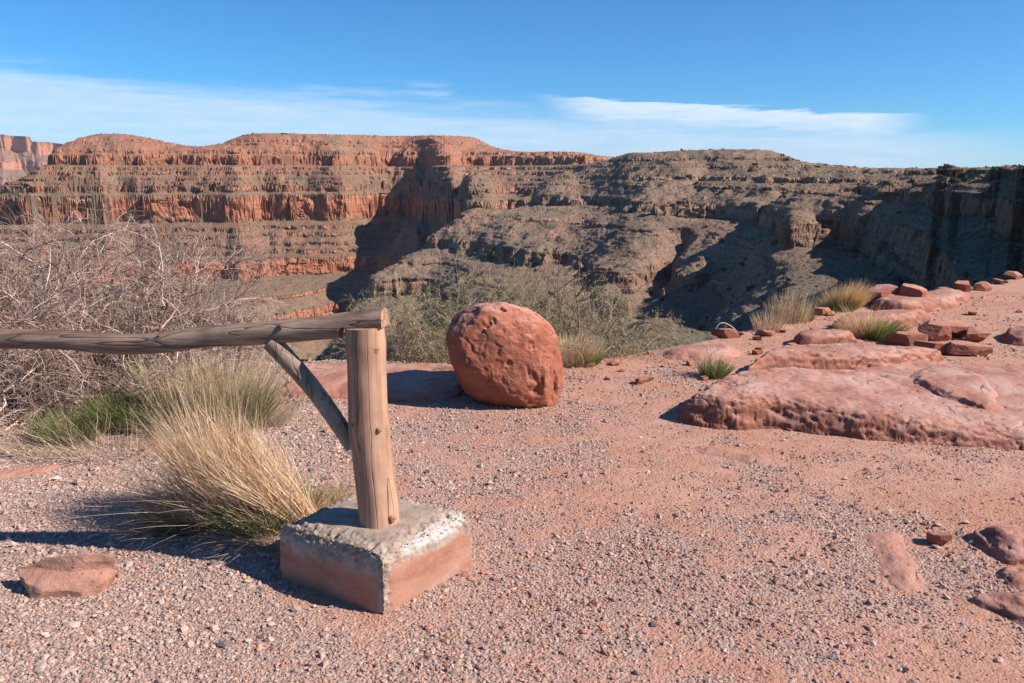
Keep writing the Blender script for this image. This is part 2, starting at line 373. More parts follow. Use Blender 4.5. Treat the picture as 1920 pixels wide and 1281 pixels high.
_A = np.zeros((_n + 3, _n + 3)); _A[:_n, :_n] = _K; _A[:_n, _n] = 1; _A[:_n, _n + 1:] = _xy; _A[_n:, :_n] = _A[:_n, _n:].T
_w = np.linalg.solve(_A, np.concatenate([_cp[:, 2], np.zeros(3)]))
AZ0, AZ1, L0, L1 = R_(-47), R_(47), math.log(12), math.log(20000)
_na, _nl = 420, 700
_ga_ = np.linspace(AZ0, AZ1, _na); _gl_ = np.linspace(L0, L1, _nl)
_Q = np.zeros((_na, _nl), dtype=f32)
for i, a in enumerate(_ga_):
    d2 = (a - _xy[:, 0])[None, :] ** 2 + (_gl_[:, None] * _VS - _xy[:, 1][None, :]) ** 2
    _Q[i] = _tps(d2) @ _w[:_n] + _w[_n] + _w[_n + 1] * a + _w[_n + 2] * _gl_ * _VS
def base_q(az, L):
    u = np.clip((az - AZ0) / (AZ1 - AZ0) * (_na - 1), 0, _na - 1.001); v = np.clip((L - L0) / (L1 - L0) * (_nl - 1), 0, _nl - 1.001)
    i = u.astype(np.int32); j = v.astype(np.int32); fu = (u - i).astype(f32); fv = (v - j).astype(f32)
    return (_Q[i, j] * (1 - fu) + _Q[i + 1, j] * fu) * (1 - fv) + (_Q[i, j + 1] * (1 - fu) + _Q[i + 1, j + 1] * fu) * fv

# strata: (top, bottom, share of the layer that is a sheer cliff)
FAR = [(86, 71, .85), (71, 58, .1), (58, 52, .5), (52, 38, .12), (38, 30, .6), (30, 10, .82), (10, 2, .5), (2, -8, .4), (-8, -15, .45), (-15, -21, .4), (-21, -36, .62), (-36, -86, .88), (-86, -98, .5), (-98, -112, .3), (-112, -122, .35), (-122, -133, .5), (-133, -172, .66), (-172, -190, .2), (-190, -222, .55), (-222, -245, .3), (-245, -290, .5), (-290, -340, .4)]
NEAR = [(40, 30, .12), (30, 16, .10), (16, 8, .22), (8, -3, .12), (-3, -11, .5), (-11, -24, .12), (-24, -42, .68), (-42, -63, .14), (-63, -82, .64), (-82, -95, .15), (-95, -119, .68), (-119, -136, .2), (-136, -165, .55), (-165, -200, .5), (-200, -240, .45), (-240, -330, .4)]
SIDE = [(30, 12, .3), (12, 3, .62), (3, -6, .5), (-6, -20, .72), (-20, -46, .8), (-46, -58, .35), (-58, -74, .6), (-74, -96, .4), (-96, -130, .5), (-130, -200, .4), (-200, -330, .4)]
def terrace(z, layers, q=0.10):
    zi, zo, cl = [layers[0][0]], [layers[0][0]], []
    for a, b, p in layers:
        if p > 0:
            zi += [a - q * (a - b), b]; zo += [a - p * (a - b), b]; cl += [1, 0]
        else:
            zi.append(b); zo.append(b); cl.append(0)
    zi = np.array(zi[::-1]); zo = np.array(zo[::-1]); cl = np.array(cl[::-1], dtype=f32)
    out = np.where(z > zi[-1], z, np.where(z < zi[0], z - zi[0] + zo[0], np.interp(z, zi, zo)))
    k = np.clip(np.searchsorted(zi, z) - 1, 0, len(cl) - 1)
    c = np.where((z > zi[-1]) | (z < zi[0]), 0, cl[k])
    return out, c
# promontories along the red wall: metres pushed back (+) or brought forward (-)
_SAWX = [-400, 60, 96, 180, 203, 234, 300, 430, 452, 506, 600, 640, 690, 780, 802, 850, 868, 910, 945, 1000, 1100, 3000]
_SAWR = [0, 0, -10, 15, 26, -26, 0, 18, 28, -34, -12, 0, 5, 10, -20, 15, -15, 12, 10, 0, 0, 0]
def px_of(az): return CX + F_PX * np.tan(az) / (CP + SP * 0.0) * 0.98
# ravines cut into the slopes: (photo column, distance) along the floor, depth, half width
RAVINES = [([(1290, 640), (1240, 560), (1205, 480), (1225, 390), (1240, 320)], 20, 17), ([(1040, 1105), (960, 1085), (880, 1040), (790, 985), (690, 930), (600, 850)], 42, 40),
           ([(1330, 900), (1300, 800), (1275, 730)], 8, 14), ([(1480, 700), (1420, 620), (1340, 480), (1290, 360)], 12, 18)]
def carve(x, y):
    z = 0
    for pts, dep, wd in RAVINES:
        P = []
        for px, r in pts:
            a = math.atan2((px - CX) / F_PX, CP + 0.2112 * SP); P.append((math.sin(a) * r, math.cos(a) * r))
        d = np.full(x.shape, 1e9)
        for (ax, ay), (bx_, by_) in zip(P[:-1], P[1:]):
            ex, ey = bx_ - ax, by_ - ay; t = np.clip(((x - ax) * ex + (y - ay) * ey) / (ex * ex + ey * ey), 0, 1)
            d = np.minimum(d, np.hypot(x - ax - ex * t, y - ay - ey * t))
        d = d / wd * (1 + 0.5 * fbm2(x / 40, y / 40, 2, 47))
        z = z - dep * np.exp(-np.abs(d) ** 1.4)
    return z
def height(az, L):
    """az, L = bearing and ln(distance); returns height, cliff mask"""
    R = np.exp(L); x = np.sin(az) * R; y = np.cos(az) * R
    farw = sstep(1000, 1250, R)
    q0 = base_q(az, L); zl = q0 * R                                     # each tier of cliffs has its own promontories
    ph = np.floor(zl / 26.0) * 0.37
    wx = x + 14 * fbm2(x / 45, y / 45, 2, 15); wy = y + 14 * fbm2(x / 45, y / 45, 2, 16)
    big = fbm2(x / 210, y / 210, 3, 11) * 0.024
    tm = fbm2(wx / 75 + ph, wy / 75 - ph, 3, 12) * (13 + 11 * farw) + (rid2(wx / 36 + ph, wy / 36, 2, 14) - 0.4) * (5.5 - 0.5 * farw) + (rid2(wx / 12, wy / 12 + ph, 2, 17) - 0.4) * (1.6 - 0.6 * farw)
    tier = tm / np.maximum(R, 250)
    sawn = np.interp(px_of(az) + 9 * fbm2(wx / 40 + ph, wy / 40, 2, 18), _SAWX, _SAWR)
    keep = sstep(25, 120, R)
    sc = np.minimum(1, 1300 / R)
    L2 = L + keep * (big * (0.4 + 0.7 * farw) * sc + tier) + farw * (1 - sstep(1600, 1720, R)) * sawn / R * sstep(36, 22, zl) * (0.45 + 0.55 * sstep(-135, -100, zl))
    q = base_q(az, L2)
    z = q * R
    z = z + carve(wx, wy) * keep
    z = np.where((z > 24) & (R < 1250), 24 + (z - 24) * 0.15, z)
    z = np.where(z > 76, 76 + (z - 76) * 0.12, z)
    wall = sstep(30, -6, z - 0.0) * keep
    gul = rid2(wx / 85, wy / 85, 3, 21) - 0.45
    z = z + gul * (7.0 - 1 * farw) * np.minimum(1, R / 450) * (0.35 + 0.65 * wall) * keep
    z = z + (rid2(wx / 26, wy / 26, 2, 23) - 0.45) * (2.3 + 0.2 * farw) * np.minimum(1, R / 450) * keep * (1 - 0.3 * farw)
    z = z + fbm2(x / 17, y / 17, 3, 31) * (1.0 + 0.7 * wall) * np.minimum(1, R / 300) * keep
    z = z + (fbm2(x / 6.5, y / 6.5, 3, 33) * 0.8 + (rid2(x / 14 + 3, y / 14, 2, 35) - 0.4) * 0.8 * (1 - farw)) * np.minimum(1, R / 300) * keep * (0.4 + 0.6 * wall)
    tf, cf = terrace(z, FAR); tn, cn = terrace(z, NEAR)
    tb = np.clip(0.78 + 0.8 * fbm2(x / 120, y / 120, 2, 41) + 0.3 * sstep(1400, 1480, px_of(az)), 0.15, 1) * sstep(60, 160, R)
    # the cove on the right is walled higher, the middle slopes are gentler
    tn = z + (tn - z) * tb
    out = tn + (tf - tn) * farw
    cl = cn * tb * (1 - farw) + cf * farw
    sw = sstep(1480, 1820, px_of(az)) * sstep(60, 130, R) * (1 - sstep(650, 900, R)) * np.clip(0.8 + 0.5 * fbm2(x / 60, y / 60, 2, 43), 0, 1)
    ts, cs_ = terrace(z, SIDE); out = out + (ts - out) * sw; cl = cl + (cs_ - cl) * sw
    # ledges within the cliffs
    led = out / 6.5 + 0.8 * fbm2(x / 60, y / 60, 2, 51)
    lf = led - np.floor(led)
    stp = lambda f_: sstep(0.25, 0.75, f_) - f_
    out = out + stp(lf) * 6.5 * 0.6 * np.clip(cl + 0.42 * (1 - farw) * wall, 0, 1) * np.minimum(1, R / 500) * (0.6 + 0.4 * farw)
    l2_ = out / 2.7 + 0.7 * fbm2(x / 30, y / 30, 2, 52); out = out + stp(l2_ - np.floor(l2_)) * 2.7 * 0.6 * np.clip(cl + (0.25 + 0.4 * (1 - farw)) * wall, 0, 1) * np.minimum(1, R / 500)
    out = out + fbm2(x / 4.5, y / 4.5, 2, 61) * 0.55 * np.minimum(1, R / 300) * keep
    return out, cl
def region(x, y, R, az):
    px = px_of(az)
    red = sstep(900, 1350, R + fbm2(x / 200, y / 200, 2, 71) * 250) * 0.95
    red = np.maximum(red, 0.25 * sstep(1650, 1900, px))
    red = red * (1 - 0.55 * sstep(780, 1050, px) * sstep(1900, 1200, R))
    return red
def build_terrain():
    pxs = np.concatenate([np.arange(-330, 1540, 1.85), np.arange(1540, 1960, 1.05), np.arange(1960, 2260, 1.85)])
    dx = (pxs - CX) / F_PX
    az = np.arctan2(dx, CP + 0.2112 * SP)
    Ls = np.concatenate([np.linspace(L0, math.log(120), 120)[:-1], np.linspace(math.log(120), math.log(420), 520)[:-1], np.linspace(math.log(420), math.log(2000), 1500)[:-1], np.linspace(math.log(2000), L1, 90)])
    N = 1250
    V = np.zeros((len(az), N, 3), dtype=f32); CL = np.zeros((len(az), N), dtype=f32)
    nL = len(Ls); ZZ = np.zeros((len(az), nL), dtype=f32); CC = np.zeros((len(az), nL), dtype=f32); W = np.zeros((len(az), nL - 1), dtype=f32)
    dl = np.diff(Ls)[None, :]; step = 60
    for s in range(0, len(az), step):
        a = az[s:s + step]
        AA, LL = np.meshgrid(a, Ls, indexing='ij')
        Z, c = height(AA, LL)
        q = (Z - EYE) / np.exp(LL)
        vis = q >= np.maximum.accumulate(q, 1) - 0.006
        W[s:s + step] = np.where(vis[:, 1:], 1.0, 0.15) * np.sqrt(np.diff(q, axis=1) ** 2 + (dl * 0.05) ** 2) + dl * 0.004
        ZZ[s:s + step] = Z; CC[s:s + step] = c
    k = 14                                                      # neighbouring rays share their spacing, so quads stay well shaped
    pad = np.concatenate([np.repeat(W[:1], k, 0), W, np.repeat(W[-1:], k, 0)])
    cs = np.concatenate([np.zeros((1, nL - 1)), np.cumsum(pad, 0)]); W = (cs[2 * k + 1:] - cs[:-2 * k - 1]) / (2 * k + 1)
    for i in range(len(az)):
        cum = np.concatenate([[0], np.cumsum(W[i])])
        l2 = np.interp(np.linspace(0, cum[-1], N), cum, Ls); r = np.exp(l2)
        V[i, :, 0] = np.sin(az[i]) * r; V[i, :, 1] = np.cos(az[i]) * r; V[i, :, 2] = np.interp(l2, Ls, ZZ[i])
        CL[i] = np.interp(l2, Ls, CC[i])
    # blocky joints and overhangs on the cliff faces
    P3 = V.reshape(-1, 3); Rf = np.hypot(P3[:, 0], P3[:, 1]); m = (CL.ravel() > 0.08) & (Rf > 60) & (Rf < 1900)
    Pm = P3[m]; Rm = Rf[m]; ss = np.clip(Rm / 700, 0.62, 1.6)[:, None]
    b1 = pn3(Pm / (np.array((15, 15, 9)) * ss) + 0.4 * pn3(Pm / (9 * ss), 631)[:, None], 632); b2 = pn3(Pm / (np.array((6.5, 6.5, 4.2)) * ss), 633)
    b3 = pn3(Pm / np.array((60, 60, 2.6)), 634)
    blk = (np.round(b1 * 4) / 4 * 0.7 + b1 * 0.3) * 4.6 + (np.round(b2 * 3) / 3) * 1.9 + b3 * 1.6
    off = blk * ss[:, 0] * sstep(0.08, 0.5, CL.ravel()[m])
    P3[m, :2] -= P3[m, :2] / Rm[:, None] * off[:, None]
    V = P3.reshape(V.shape)
    R = np.hypot(V[..., 0], V[..., 1])
    A2 = np.repeat(az[:, None], N, 1)
    red = region(V[..., 0], V[..., 1], R, A2)
    veg = np.clip(sstep(500, 250, R) * 0.8 + 0.5 * sstep(0.1, 0.5, fbm2(V[..., 0] / 120, V[..., 1] / 120, 3, 81)) + sstep(-95, -140, V[..., 2]) * 0.25, 0, 1)
    o = mesh_np('canyon_terrain', V.reshape(-1, 3), grid_faces(len(az), N), M['terrain'], attrs={'cliff': CL.ravel(), 'red': red.ravel(), 'veg': veg.ravel()})
    tag(o, kind='structure'); return o
terrain = build_terrain()
# ================================================================ SCRUB AND JUNIPERS ACROSS THE CANYON
def ico(sub=0):
    t = (1 + 5 ** 0.5) / 2
    v = np.array([(-1,t,0),(1,t,0),(-1,-t,0),(1,-t,0),(0,-1,t),(0,1,t),(0,-1,-t),(0,1,-t),(t,0,-1),(t,0,1),(-t,0,-1),(-t,0,1)], dtype=float)
    v /= np.linalg.norm(v[0])
    f = np.array([(0,11,5),(0,5,1),(0,1,7),(0,7,10),(0,10,11),(1,5,9),(5,11,4),(11,10,2),(10,7,6),(7,1,8),(3,9,4),(3,4,2),(3,2,6),(3,6,8),(3,8,9),(4,9,5),(2,4,11),(6,2,10),(8,6,7),(9,8,1)])
    for _ in range(sub):
        e = np.sort(np.concatenate([f[:, [0, 1]], f[:, [1, 2]], f[:, [2, 0]]]), 1)
        u, inv = np.unique(e, axis=0, return_inverse=True); inv = inv.ravel()
        m = v[u[:, 0]] + v[u[:, 1]]; m /= np.linalg.norm(m, axis=1)[:, None]
        n = len(v); k = len(f); a, b, c = inv[:k] + n, inv[k:2 * k] + n, inv[2 * k:] + n
        v = np.concatenate([v, m])
        f = np.concatenate([np.stack([f[:, 0], a, c], 1), np.stack([f[:, 1], b, a], 1), np.stack([f[:, 2], c, b], 1), np.stack([a, b, c], 1)])
    return v, f
def visible_spots(n, pxr, Rr, seed, cmax=0.25, pw=1.0):
    r = np.random.default_rng(seed)
    px = r.uniform(*pxr, n); az = np.arctan2((px - CX) / F_PX, CP + 0.2112 * SP)
    L = np.log(Rr[0]) + (np.log(Rr[1]) - np.log(Rr[0])) * r.uniform(0, 1, n) ** pw
    z, c = height(az, L)
    ok = c < cmax
    q = (z + 1.5 - EYE) / np.exp(L)
    for k in range(1, 40):                       # hidden behind nearer ground?
        Lk = L - (L - math.log(60)) * k / 40.0 * 0.8
        zk, _ = height(az, Lk); ok &= (zk - EYE) / np.exp(Lk) < q + 0.003
    R = np.exp(L)
    return np.stack([np.sin(az) * R, np.cos(az) * R, z], 1)[ok], R[ok]
def scatter(name, P, size, tmpl_v, tmpl_f, cols, mat, rs, flat=(0.6, 1.0)):
    n = len(P); V = np.tile(tmpl_v[None], (n, 1, 1)) * (1 + rs.uniform(-0.28, 0.28, (n, len(tmpl_v), 1)))
    a = rs.uniform(0, 2 * np.pi, n); ca, sa = np.cos(a)[:, None], np.sin(a)[:, None]
    V = V * np.stack([rs.uniform(0.8, 1.2, n), rs.uniform(0.8, 1.2, n), rs.uniform(*flat, n)], 1)[:, None, :]
    V = np.stack([V[..., 0] * ca - V[..., 1] * sa, V[..., 0] * sa + V[..., 1] * ca, V[..., 2]], -1) * size[:, None, None] + P[:, None, :]
    F = tmpl_f[None] + (np.arange(n) * len(tmpl_v))[:, None, None]
    return mesh_np(name, V.reshape(-1, 3), F.reshape(-1, 3), mat, cols=np.repeat(cols, len(tmpl_v), 0))
_r = np.random.default_rng(5)
P1, R1 = visible_spots(26000, (300, 1960), (150, 1050), 3, pw=0.8)
P2, R2 = visible_spots(9000, (-40, 1150), (1100, 1750), 4)
Pq = np.concatenate([P1, P2]); Rq = np.concatenate([R1, R2])
sz = _r.lognormal(0, 0.45, len(Pq)) * 0.30 * (0.45 + Rq / 1100); Pq[:, 2] += sz * 0.25
cc = np.array([(0.09, 0.085, 0.05), (0.125, 0.115, 0.07), (0.065, 0.068, 0.038), (0.19, 0.155, 0.10)])[_r.integers(0, 4, len(Pq))] * _r.uniform(0.8, 1.25, (len(Pq), 1))
v0, f0 = ico(0)
scrub = scatter('desert_scrub', Pq, sz, v0, f0, cc, M['scrub'], _r)
tag(scrub, 'low grey green scrub speckling the slopes across the canyon', 'scrub', kind='stuff')
# darker, rounder bushes one can count
def far_bush_mesh(seed):
    r = np.random.default_rng(seed); v, f = ico(1); V, F, K = [], [], []
    for i in range(16):
        c = r.normal(0, 0.42, 3) * (1, 1, 0.6) + (0, 0, 0.55); s = r.uniform(0.28, 0.5)
        V.append(v * s * (1 + r.uniform(-0.25, 0.25, (len(v), 1))) + c); F.append(f + i * len(v)); K.append(np.tile(np.array((0.045, 0.055, 0.025)) * r.uniform(0.7, 1.4), (len(v), 1)))
    return np.concatenate(V), np.concatenate(F), np.concatenate(K)
protos = []
Pj, Rj = visible_spots(420, (1080, 1960), (380, 1000), 8, 0.2)
_k = 0
for i in range(min(110, len(Pj))):
    s = (0.9 + 1.5 * _r.random() ** 2) * (0.5 + Rj[i] / 1100)
    if i < 5:
        o = mesh_np('desert_bush', *far_bush_mesh(40 + i)[:2], M['scrub'], cols=far_bush_mesh(40 + i)[2], smooth=False); protos.append(o)
    else:
        o = protos[i % 5].copy(); C.objects.link(o)
    o.location = [float(t) for t in Pj[i]]; o.scale = (s, s, s * 0.85); o.rotation_euler = (0, 0, float(_r.uniform(0, 6.28)))
    tag(o, 'dark green rounded bush dotting the brown slopes across the canyon', 'bush', 'dark bushes dotting the far slopes')

# the hazy mesa far beyond, at the left edge
def far_mesa():
    n, m = 620, 300
    skl = [(-900, 262), (-300, 252), (-80, 249), (0, 249), (64, 256), (67, 265), (100, 266), (135, 273), (160, 285), (230, 300), (400, 315)]
    px = np.linspace(-900, 380, n); top = np.interp(px, [a for a, b in skl], [b for a, b in skl])
    az = np.arctan2((px - CX) / F_PX, CP + 0.2112 * SP)
    prof = [(0, 0), (0.25, 0), (0.27, 0.18), (0.42, 0.30), (0.45, 0.42), (0.60, 0.52), (0.62, 0.66), (0.8, 0.8), (0.83, 0.92), (1, 1.0)]
    t = np.linspace(0, 1, m); down = np.interp(t, [p[0] for p in prof], [p[1] for p in prof])
    V = np.zeros((n, m, 3)); CLm = np.zeros((n, m))
    for i in range(n):
        d_ = ray(px[i], top[i]); ztop = d_[2] / math.hypot(d_[0], d_[1]) * 9200
        R = 9600 - t * 1500 + 500 * fbm2(az[i] * 22 + t * 0.4, t * 1.5, 3, 91) + 60 * rid2(az[i] * 60, t * 2, 2, 92) + 40 * fbm2(az[i] * 190 + np.floor(t * 14) * 0.7, t * 3, 3, 93) + 16 * fbm2(az[i] * 420, t * 60, 3, 94)
        z = ztop - down * (ztop + 420) 
        V[i, :, 0] = np.sin(az[i]) * R; V[i, :, 1] = np.cos(az[i]) * R; V[i, :, 2] = z
        CLm[i] = np.interp(t, [0, .25, .26, .28, .42, .44, .46, .6, .61, .63, .8, .82, .84, 1], [0, 0, 1, .3, .2, 1, .2, .1, 1, .2, .1, .8, .1, 0])
    o = mesh_np('distant_mesa', V.reshape(-1, 3), grid_faces(n, m), M['terrain'], attrs={'cliff': CLm.ravel(), 'red': np.full(n * m, 0.8), 'veg': np.full(n * m, 0.2)})
    tag(o, kind='structure')
far_mesa()
# ================================================================ THE RIM: DIRT, GRAVEL
_edge_px = [(-900, 735), (-300, 705), (150, 690), (480, 686), (620, 678), (760, 681), (860, 690), (1000, 686), (1060, 676), (1150, 670), (1240, 656), (1330, 638), (1430, 613), (1530, 588), (1640, 573), (1750, 553), (1860, 530), (1920, 519), (2150, 492), (2600, 470)]
_e = np.array([G(a, b) for a, b in _edge_px]); _ea = np.arctan2(_e[:, 0], _e[:, 1]); _er = np.hypot(_e[:, 0], _e[:, 1])
def edge_R(az): return np.interp(az, _ea, _er)
def gz(x, y, fine=True):
    x = np.asarray(x, float); y = np.asarray(y, float)
    R = np.hypot(x, y); az = np.arctan2(x, y)
    s = R - edge_R(az) - 0.12 * fbm2(x * 1.1, y * 1.1, 3, 101)
    z = 0.018 * fbm2(x * 0.6, y * 0.6, 3, 102) + 0.006 * fbm2(x * 4, y * 4, 3, 103)
    z = z + 0.05 * np.exp(-(((x + 1.25) / 0.45) ** 2 + ((y - 3.35) / 0.3) ** 2))       # hummock under the big tussock
    z = z + 0.10 * sstep(4.2, 5.2, y) * sstep(-1.9, -2.6, x)                            # soil heaped under the bushes
    if fine: z = z + 0.0035 * fbm2(x * 28, y * 28, 3, 104)
    sp_ = np.maximum(s, 0)
    return z - (0.55 * sp_ + 0.35 * sp_ ** 2 / (0.4 + sp_ * 0.25)) 
def gravel_density(x, y):
    x = np.asarray(x, float); y = np.asarray(y, float)
    n = fbm2(x * 1.3, y * 1.3, 4, 111)
    n2 = fbm2(x * 4.5, y * 4.5, 3, 112)
    d = 0.60 + 0.70 * n + 0.55 * n2
    left = sstep(-0.6, -1.3, x) * sstep(2.2, 2.9, y) * sstep(5.2, 4.6, y)
    d = d + 0.45 * left + 0.25 * sstep(2.9, 2.3, y) * sstep(0.1, -0.5, x)
    d = d - 0.34 * sstep(0.6, 2.4, x) * sstep(2.6, 4.0, y) - 0.08 * sstep(-0.5, 0.3, x)
    d = d + 0.12 * np.exp(-((x - 0.6) / 0.7) ** 2 - ((y - 2.9) / 0.6) ** 2)
    d = d - 0.6 * np.exp(-((x + 2.2) / 0.5) ** 2 - ((y - 4.6) / 0.3) ** 2)
    return np.clip(d, 0.16, 1)
def build_ground():
    az = np.linspace(R_(-62), R_(62), 900)
    inv = np.concatenate([np.linspace(1 / 0.5, 1 / 1.7, 40)[:-1], np.linspace(1 / 1.7, 1 / 16, 620)[:-1], np.linspace(1 / 16, 1 / 34, 25)])
    A, I = np.meshgrid(az, inv, indexing='ij'); R = 1 / I
    x = np.sin(A) * R; y = np.cos(A) * R
    o = mesh_np('ground', np.stack([x, y, gz(x, y)], -1).reshape(-1, 3), grid_faces(len(az), len(inv)), M['ground'], smooth=True, attrs={'gravel': gravel_density(x, y).ravel()})
    return tag(o, kind='structure')
ground = build_ground()

def build_gravel():
    r = np.random.default_rng(77)
    Vs, Fs, Ks, off = [], [], [], 0
    tri_i, tri_f = ico(0)
    oc_v = np.array([(1, 0, 0), (0, 1, 0), (-1, 0, 0), (0, -1, 0), (0, 0, 1), (0, 0, -1)], float)
    oc_f = np.array([(0, 1, 4), (1, 2, 4), (2, 3, 4), (3, 0, 4), (1, 0, 5), (2, 1, 5), (3, 2, 5), (0, 3, 5)])
    for (r0, r1, dens, tv, tf, med) in ((1.55, 3.6, 14000, tri_i, tri_f, 0.0029), (3.6, 5.6, 9500, oc_v, oc_f, 0.0038), (5.6, 12.5, 2900, oc_v, oc_f, 0.0054)):
        area = R_(92) * (r1 ** 2 - r0 ** 2) / 2; n = int(area * dens)
        a = r.uniform(R_(-46), R_(46), n); R = np.sqrt(r.uniform(r0 ** 2, r1 ** 2, n))
        x, y = np.sin(a) * R, np.cos(a) * R
        d = gravel_density(x, y)
        for P_ in BARE: d = d * (1 - 0.9 * sstep(-0.04, 0.06, poly_sd(x, y, P_) + 0.09 * fbm2(x * 8, y * 8, 4, 118)))
        k = (r.uniform(0, 1, n) < d) & (R < edge_R(a) + 0.3); x, y, d = x[k], y[k], d[k]; n = len(x)
        s = med * r.lognormal(0, 0.52, n) * (0.75 + 0.45 * d)
        big = r.uniform(0, 1, n) < 0.007; s[big] *= r.uniform(1.4, 2.2, big.sum())
        V = np.tile(tv[None], (n, 1, 1)) * (1 + r.uniform(-0.3, 0.3, (n, len(tv), 1)))
        V = V * np.stack([r.uniform(0.9, 1.45, n), r.uniform(0.65, 1.0, n), r.uniform(0.4, 0.85, n)], 1)[:, None, :]
        tl = r.uniform(-0.5, 0.5, n); c, si = np.cos(tl)[:, None], np.sin(tl)[:, None]
        V = np.stack([V[..., 0] * c - V[..., 2] * si, V[..., 1], V[..., 0] * si + V[..., 2] * c], -1)
        t = r.uniform(0, 6.283, n); c, si = np.cos(t)[:, None], np.sin(t)[:, None]
        V = np.stack([V[..., 0] * c - V[..., 1] * si, V[..., 0] * si + V[..., 1] * c, V[..., 2]], -1) * s[:, None, None]
        V += np.stack([x, y, gz(x, y) + s * r.uniform(0.05, 0.4, n)], 1)[:, None, :]
        pal_g = np.array([(0.50, 0.40, 0.34), (0.44, 0.345, 0.295), (0.31, 0.25, 0.225), (0.54, 0.45, 0.38), (0.50, 0.355, 0.285), (0.19, 0.16, 0.15), (0.46, 0.25, 0.175)])
        pal_r = np.array([(0.50, 0.35, 0.285), (0.45, 0.30, 0.24), (0.47, 0.245, 0.165), (0.33, 0.235, 0.205), (0.53, 0.395, 0.325), (0.42, 0.19, 0.12), (0.20, 0.15, 0.14)])
        pr = np.array([.25, .22, .17, .12, .12, .06, .06]); pr2 = np.array([.24, .2, .17, .16, .1, .09, .04])
        grey = sstep(0.1, -1.2, x + 0.5 * fbm2(x * 0.9, y * 0.9, 2, 115)) * 0.8 + 0.15 + 0.5 * sstep(0.1, 0.5, fbm2(x * 1.6, y * 1.6, 3, 116))
        K = np.where((r.uniform(0, 1, n) < grey)[:, None], pal_g[r.choice(7, n, p=pr)], pal_r[r.choice(7, n, p=pr2)]) * r.uniform(0.75, 1.05, (n, 1)) * np.array((1.03, 0.91, 0.87))
        Vs.append(V.reshape(-1, 3)); Fs.append((tf[None] + (np.arange(n) * len(tv))[:, None, None]).reshape(-1, 3) + off); Ks.append(np.repeat(K, len(tv), 0)); off += n * len(tv)
    o = mesh_np('gravel', np.concatenate(Vs), np.concatenate(Fs), M['pebble'], cols=np.concatenate(Ks))
    return tag(o, 'grey and pink gravel strewn over the red dirt of the overlook', 'gravel', kind='stuff')

# ================================================================ ROCKS
def poly_sd(x, y, P):
    """signed distance to polygon outline, positive inside"""
    d = np.full(x.shape, 1e9); ins = np.zeros(x.shape, bool); n = len(P)
    for i in range(n):
        ax, ay = P[i]; bx, by = P[(i + 1) % n]
        ex, ey = bx - ax, by - ay; t = np.clip(((x - ax) * ex + (y - ay) * ey) / (ex * ex + ey * ey + 1e-12), 0, 1)
        d = np.minimum(d, (x - ax - ex * t) ** 2 + (y - ay - ey * t) ** 2)
        c = ((ay > y) != (by > y)) & (x < (bx - ax) * (y - ay) / (by - ay + 1e-12) + ax); ins ^= c
    return np.where(ins, 1, -1) * np.sqrt(d)
def smooth_poly(P, it=2):
    P = np.asarray(P, float)
    for _ in range(it):
        Q = np.roll(P, -1, 0); P = np.stack([0.75 * P + 0.25 * Q, 0.25 * P + 0.75 * Q], 1).reshape(-1, 2)
    return P
BARE = []
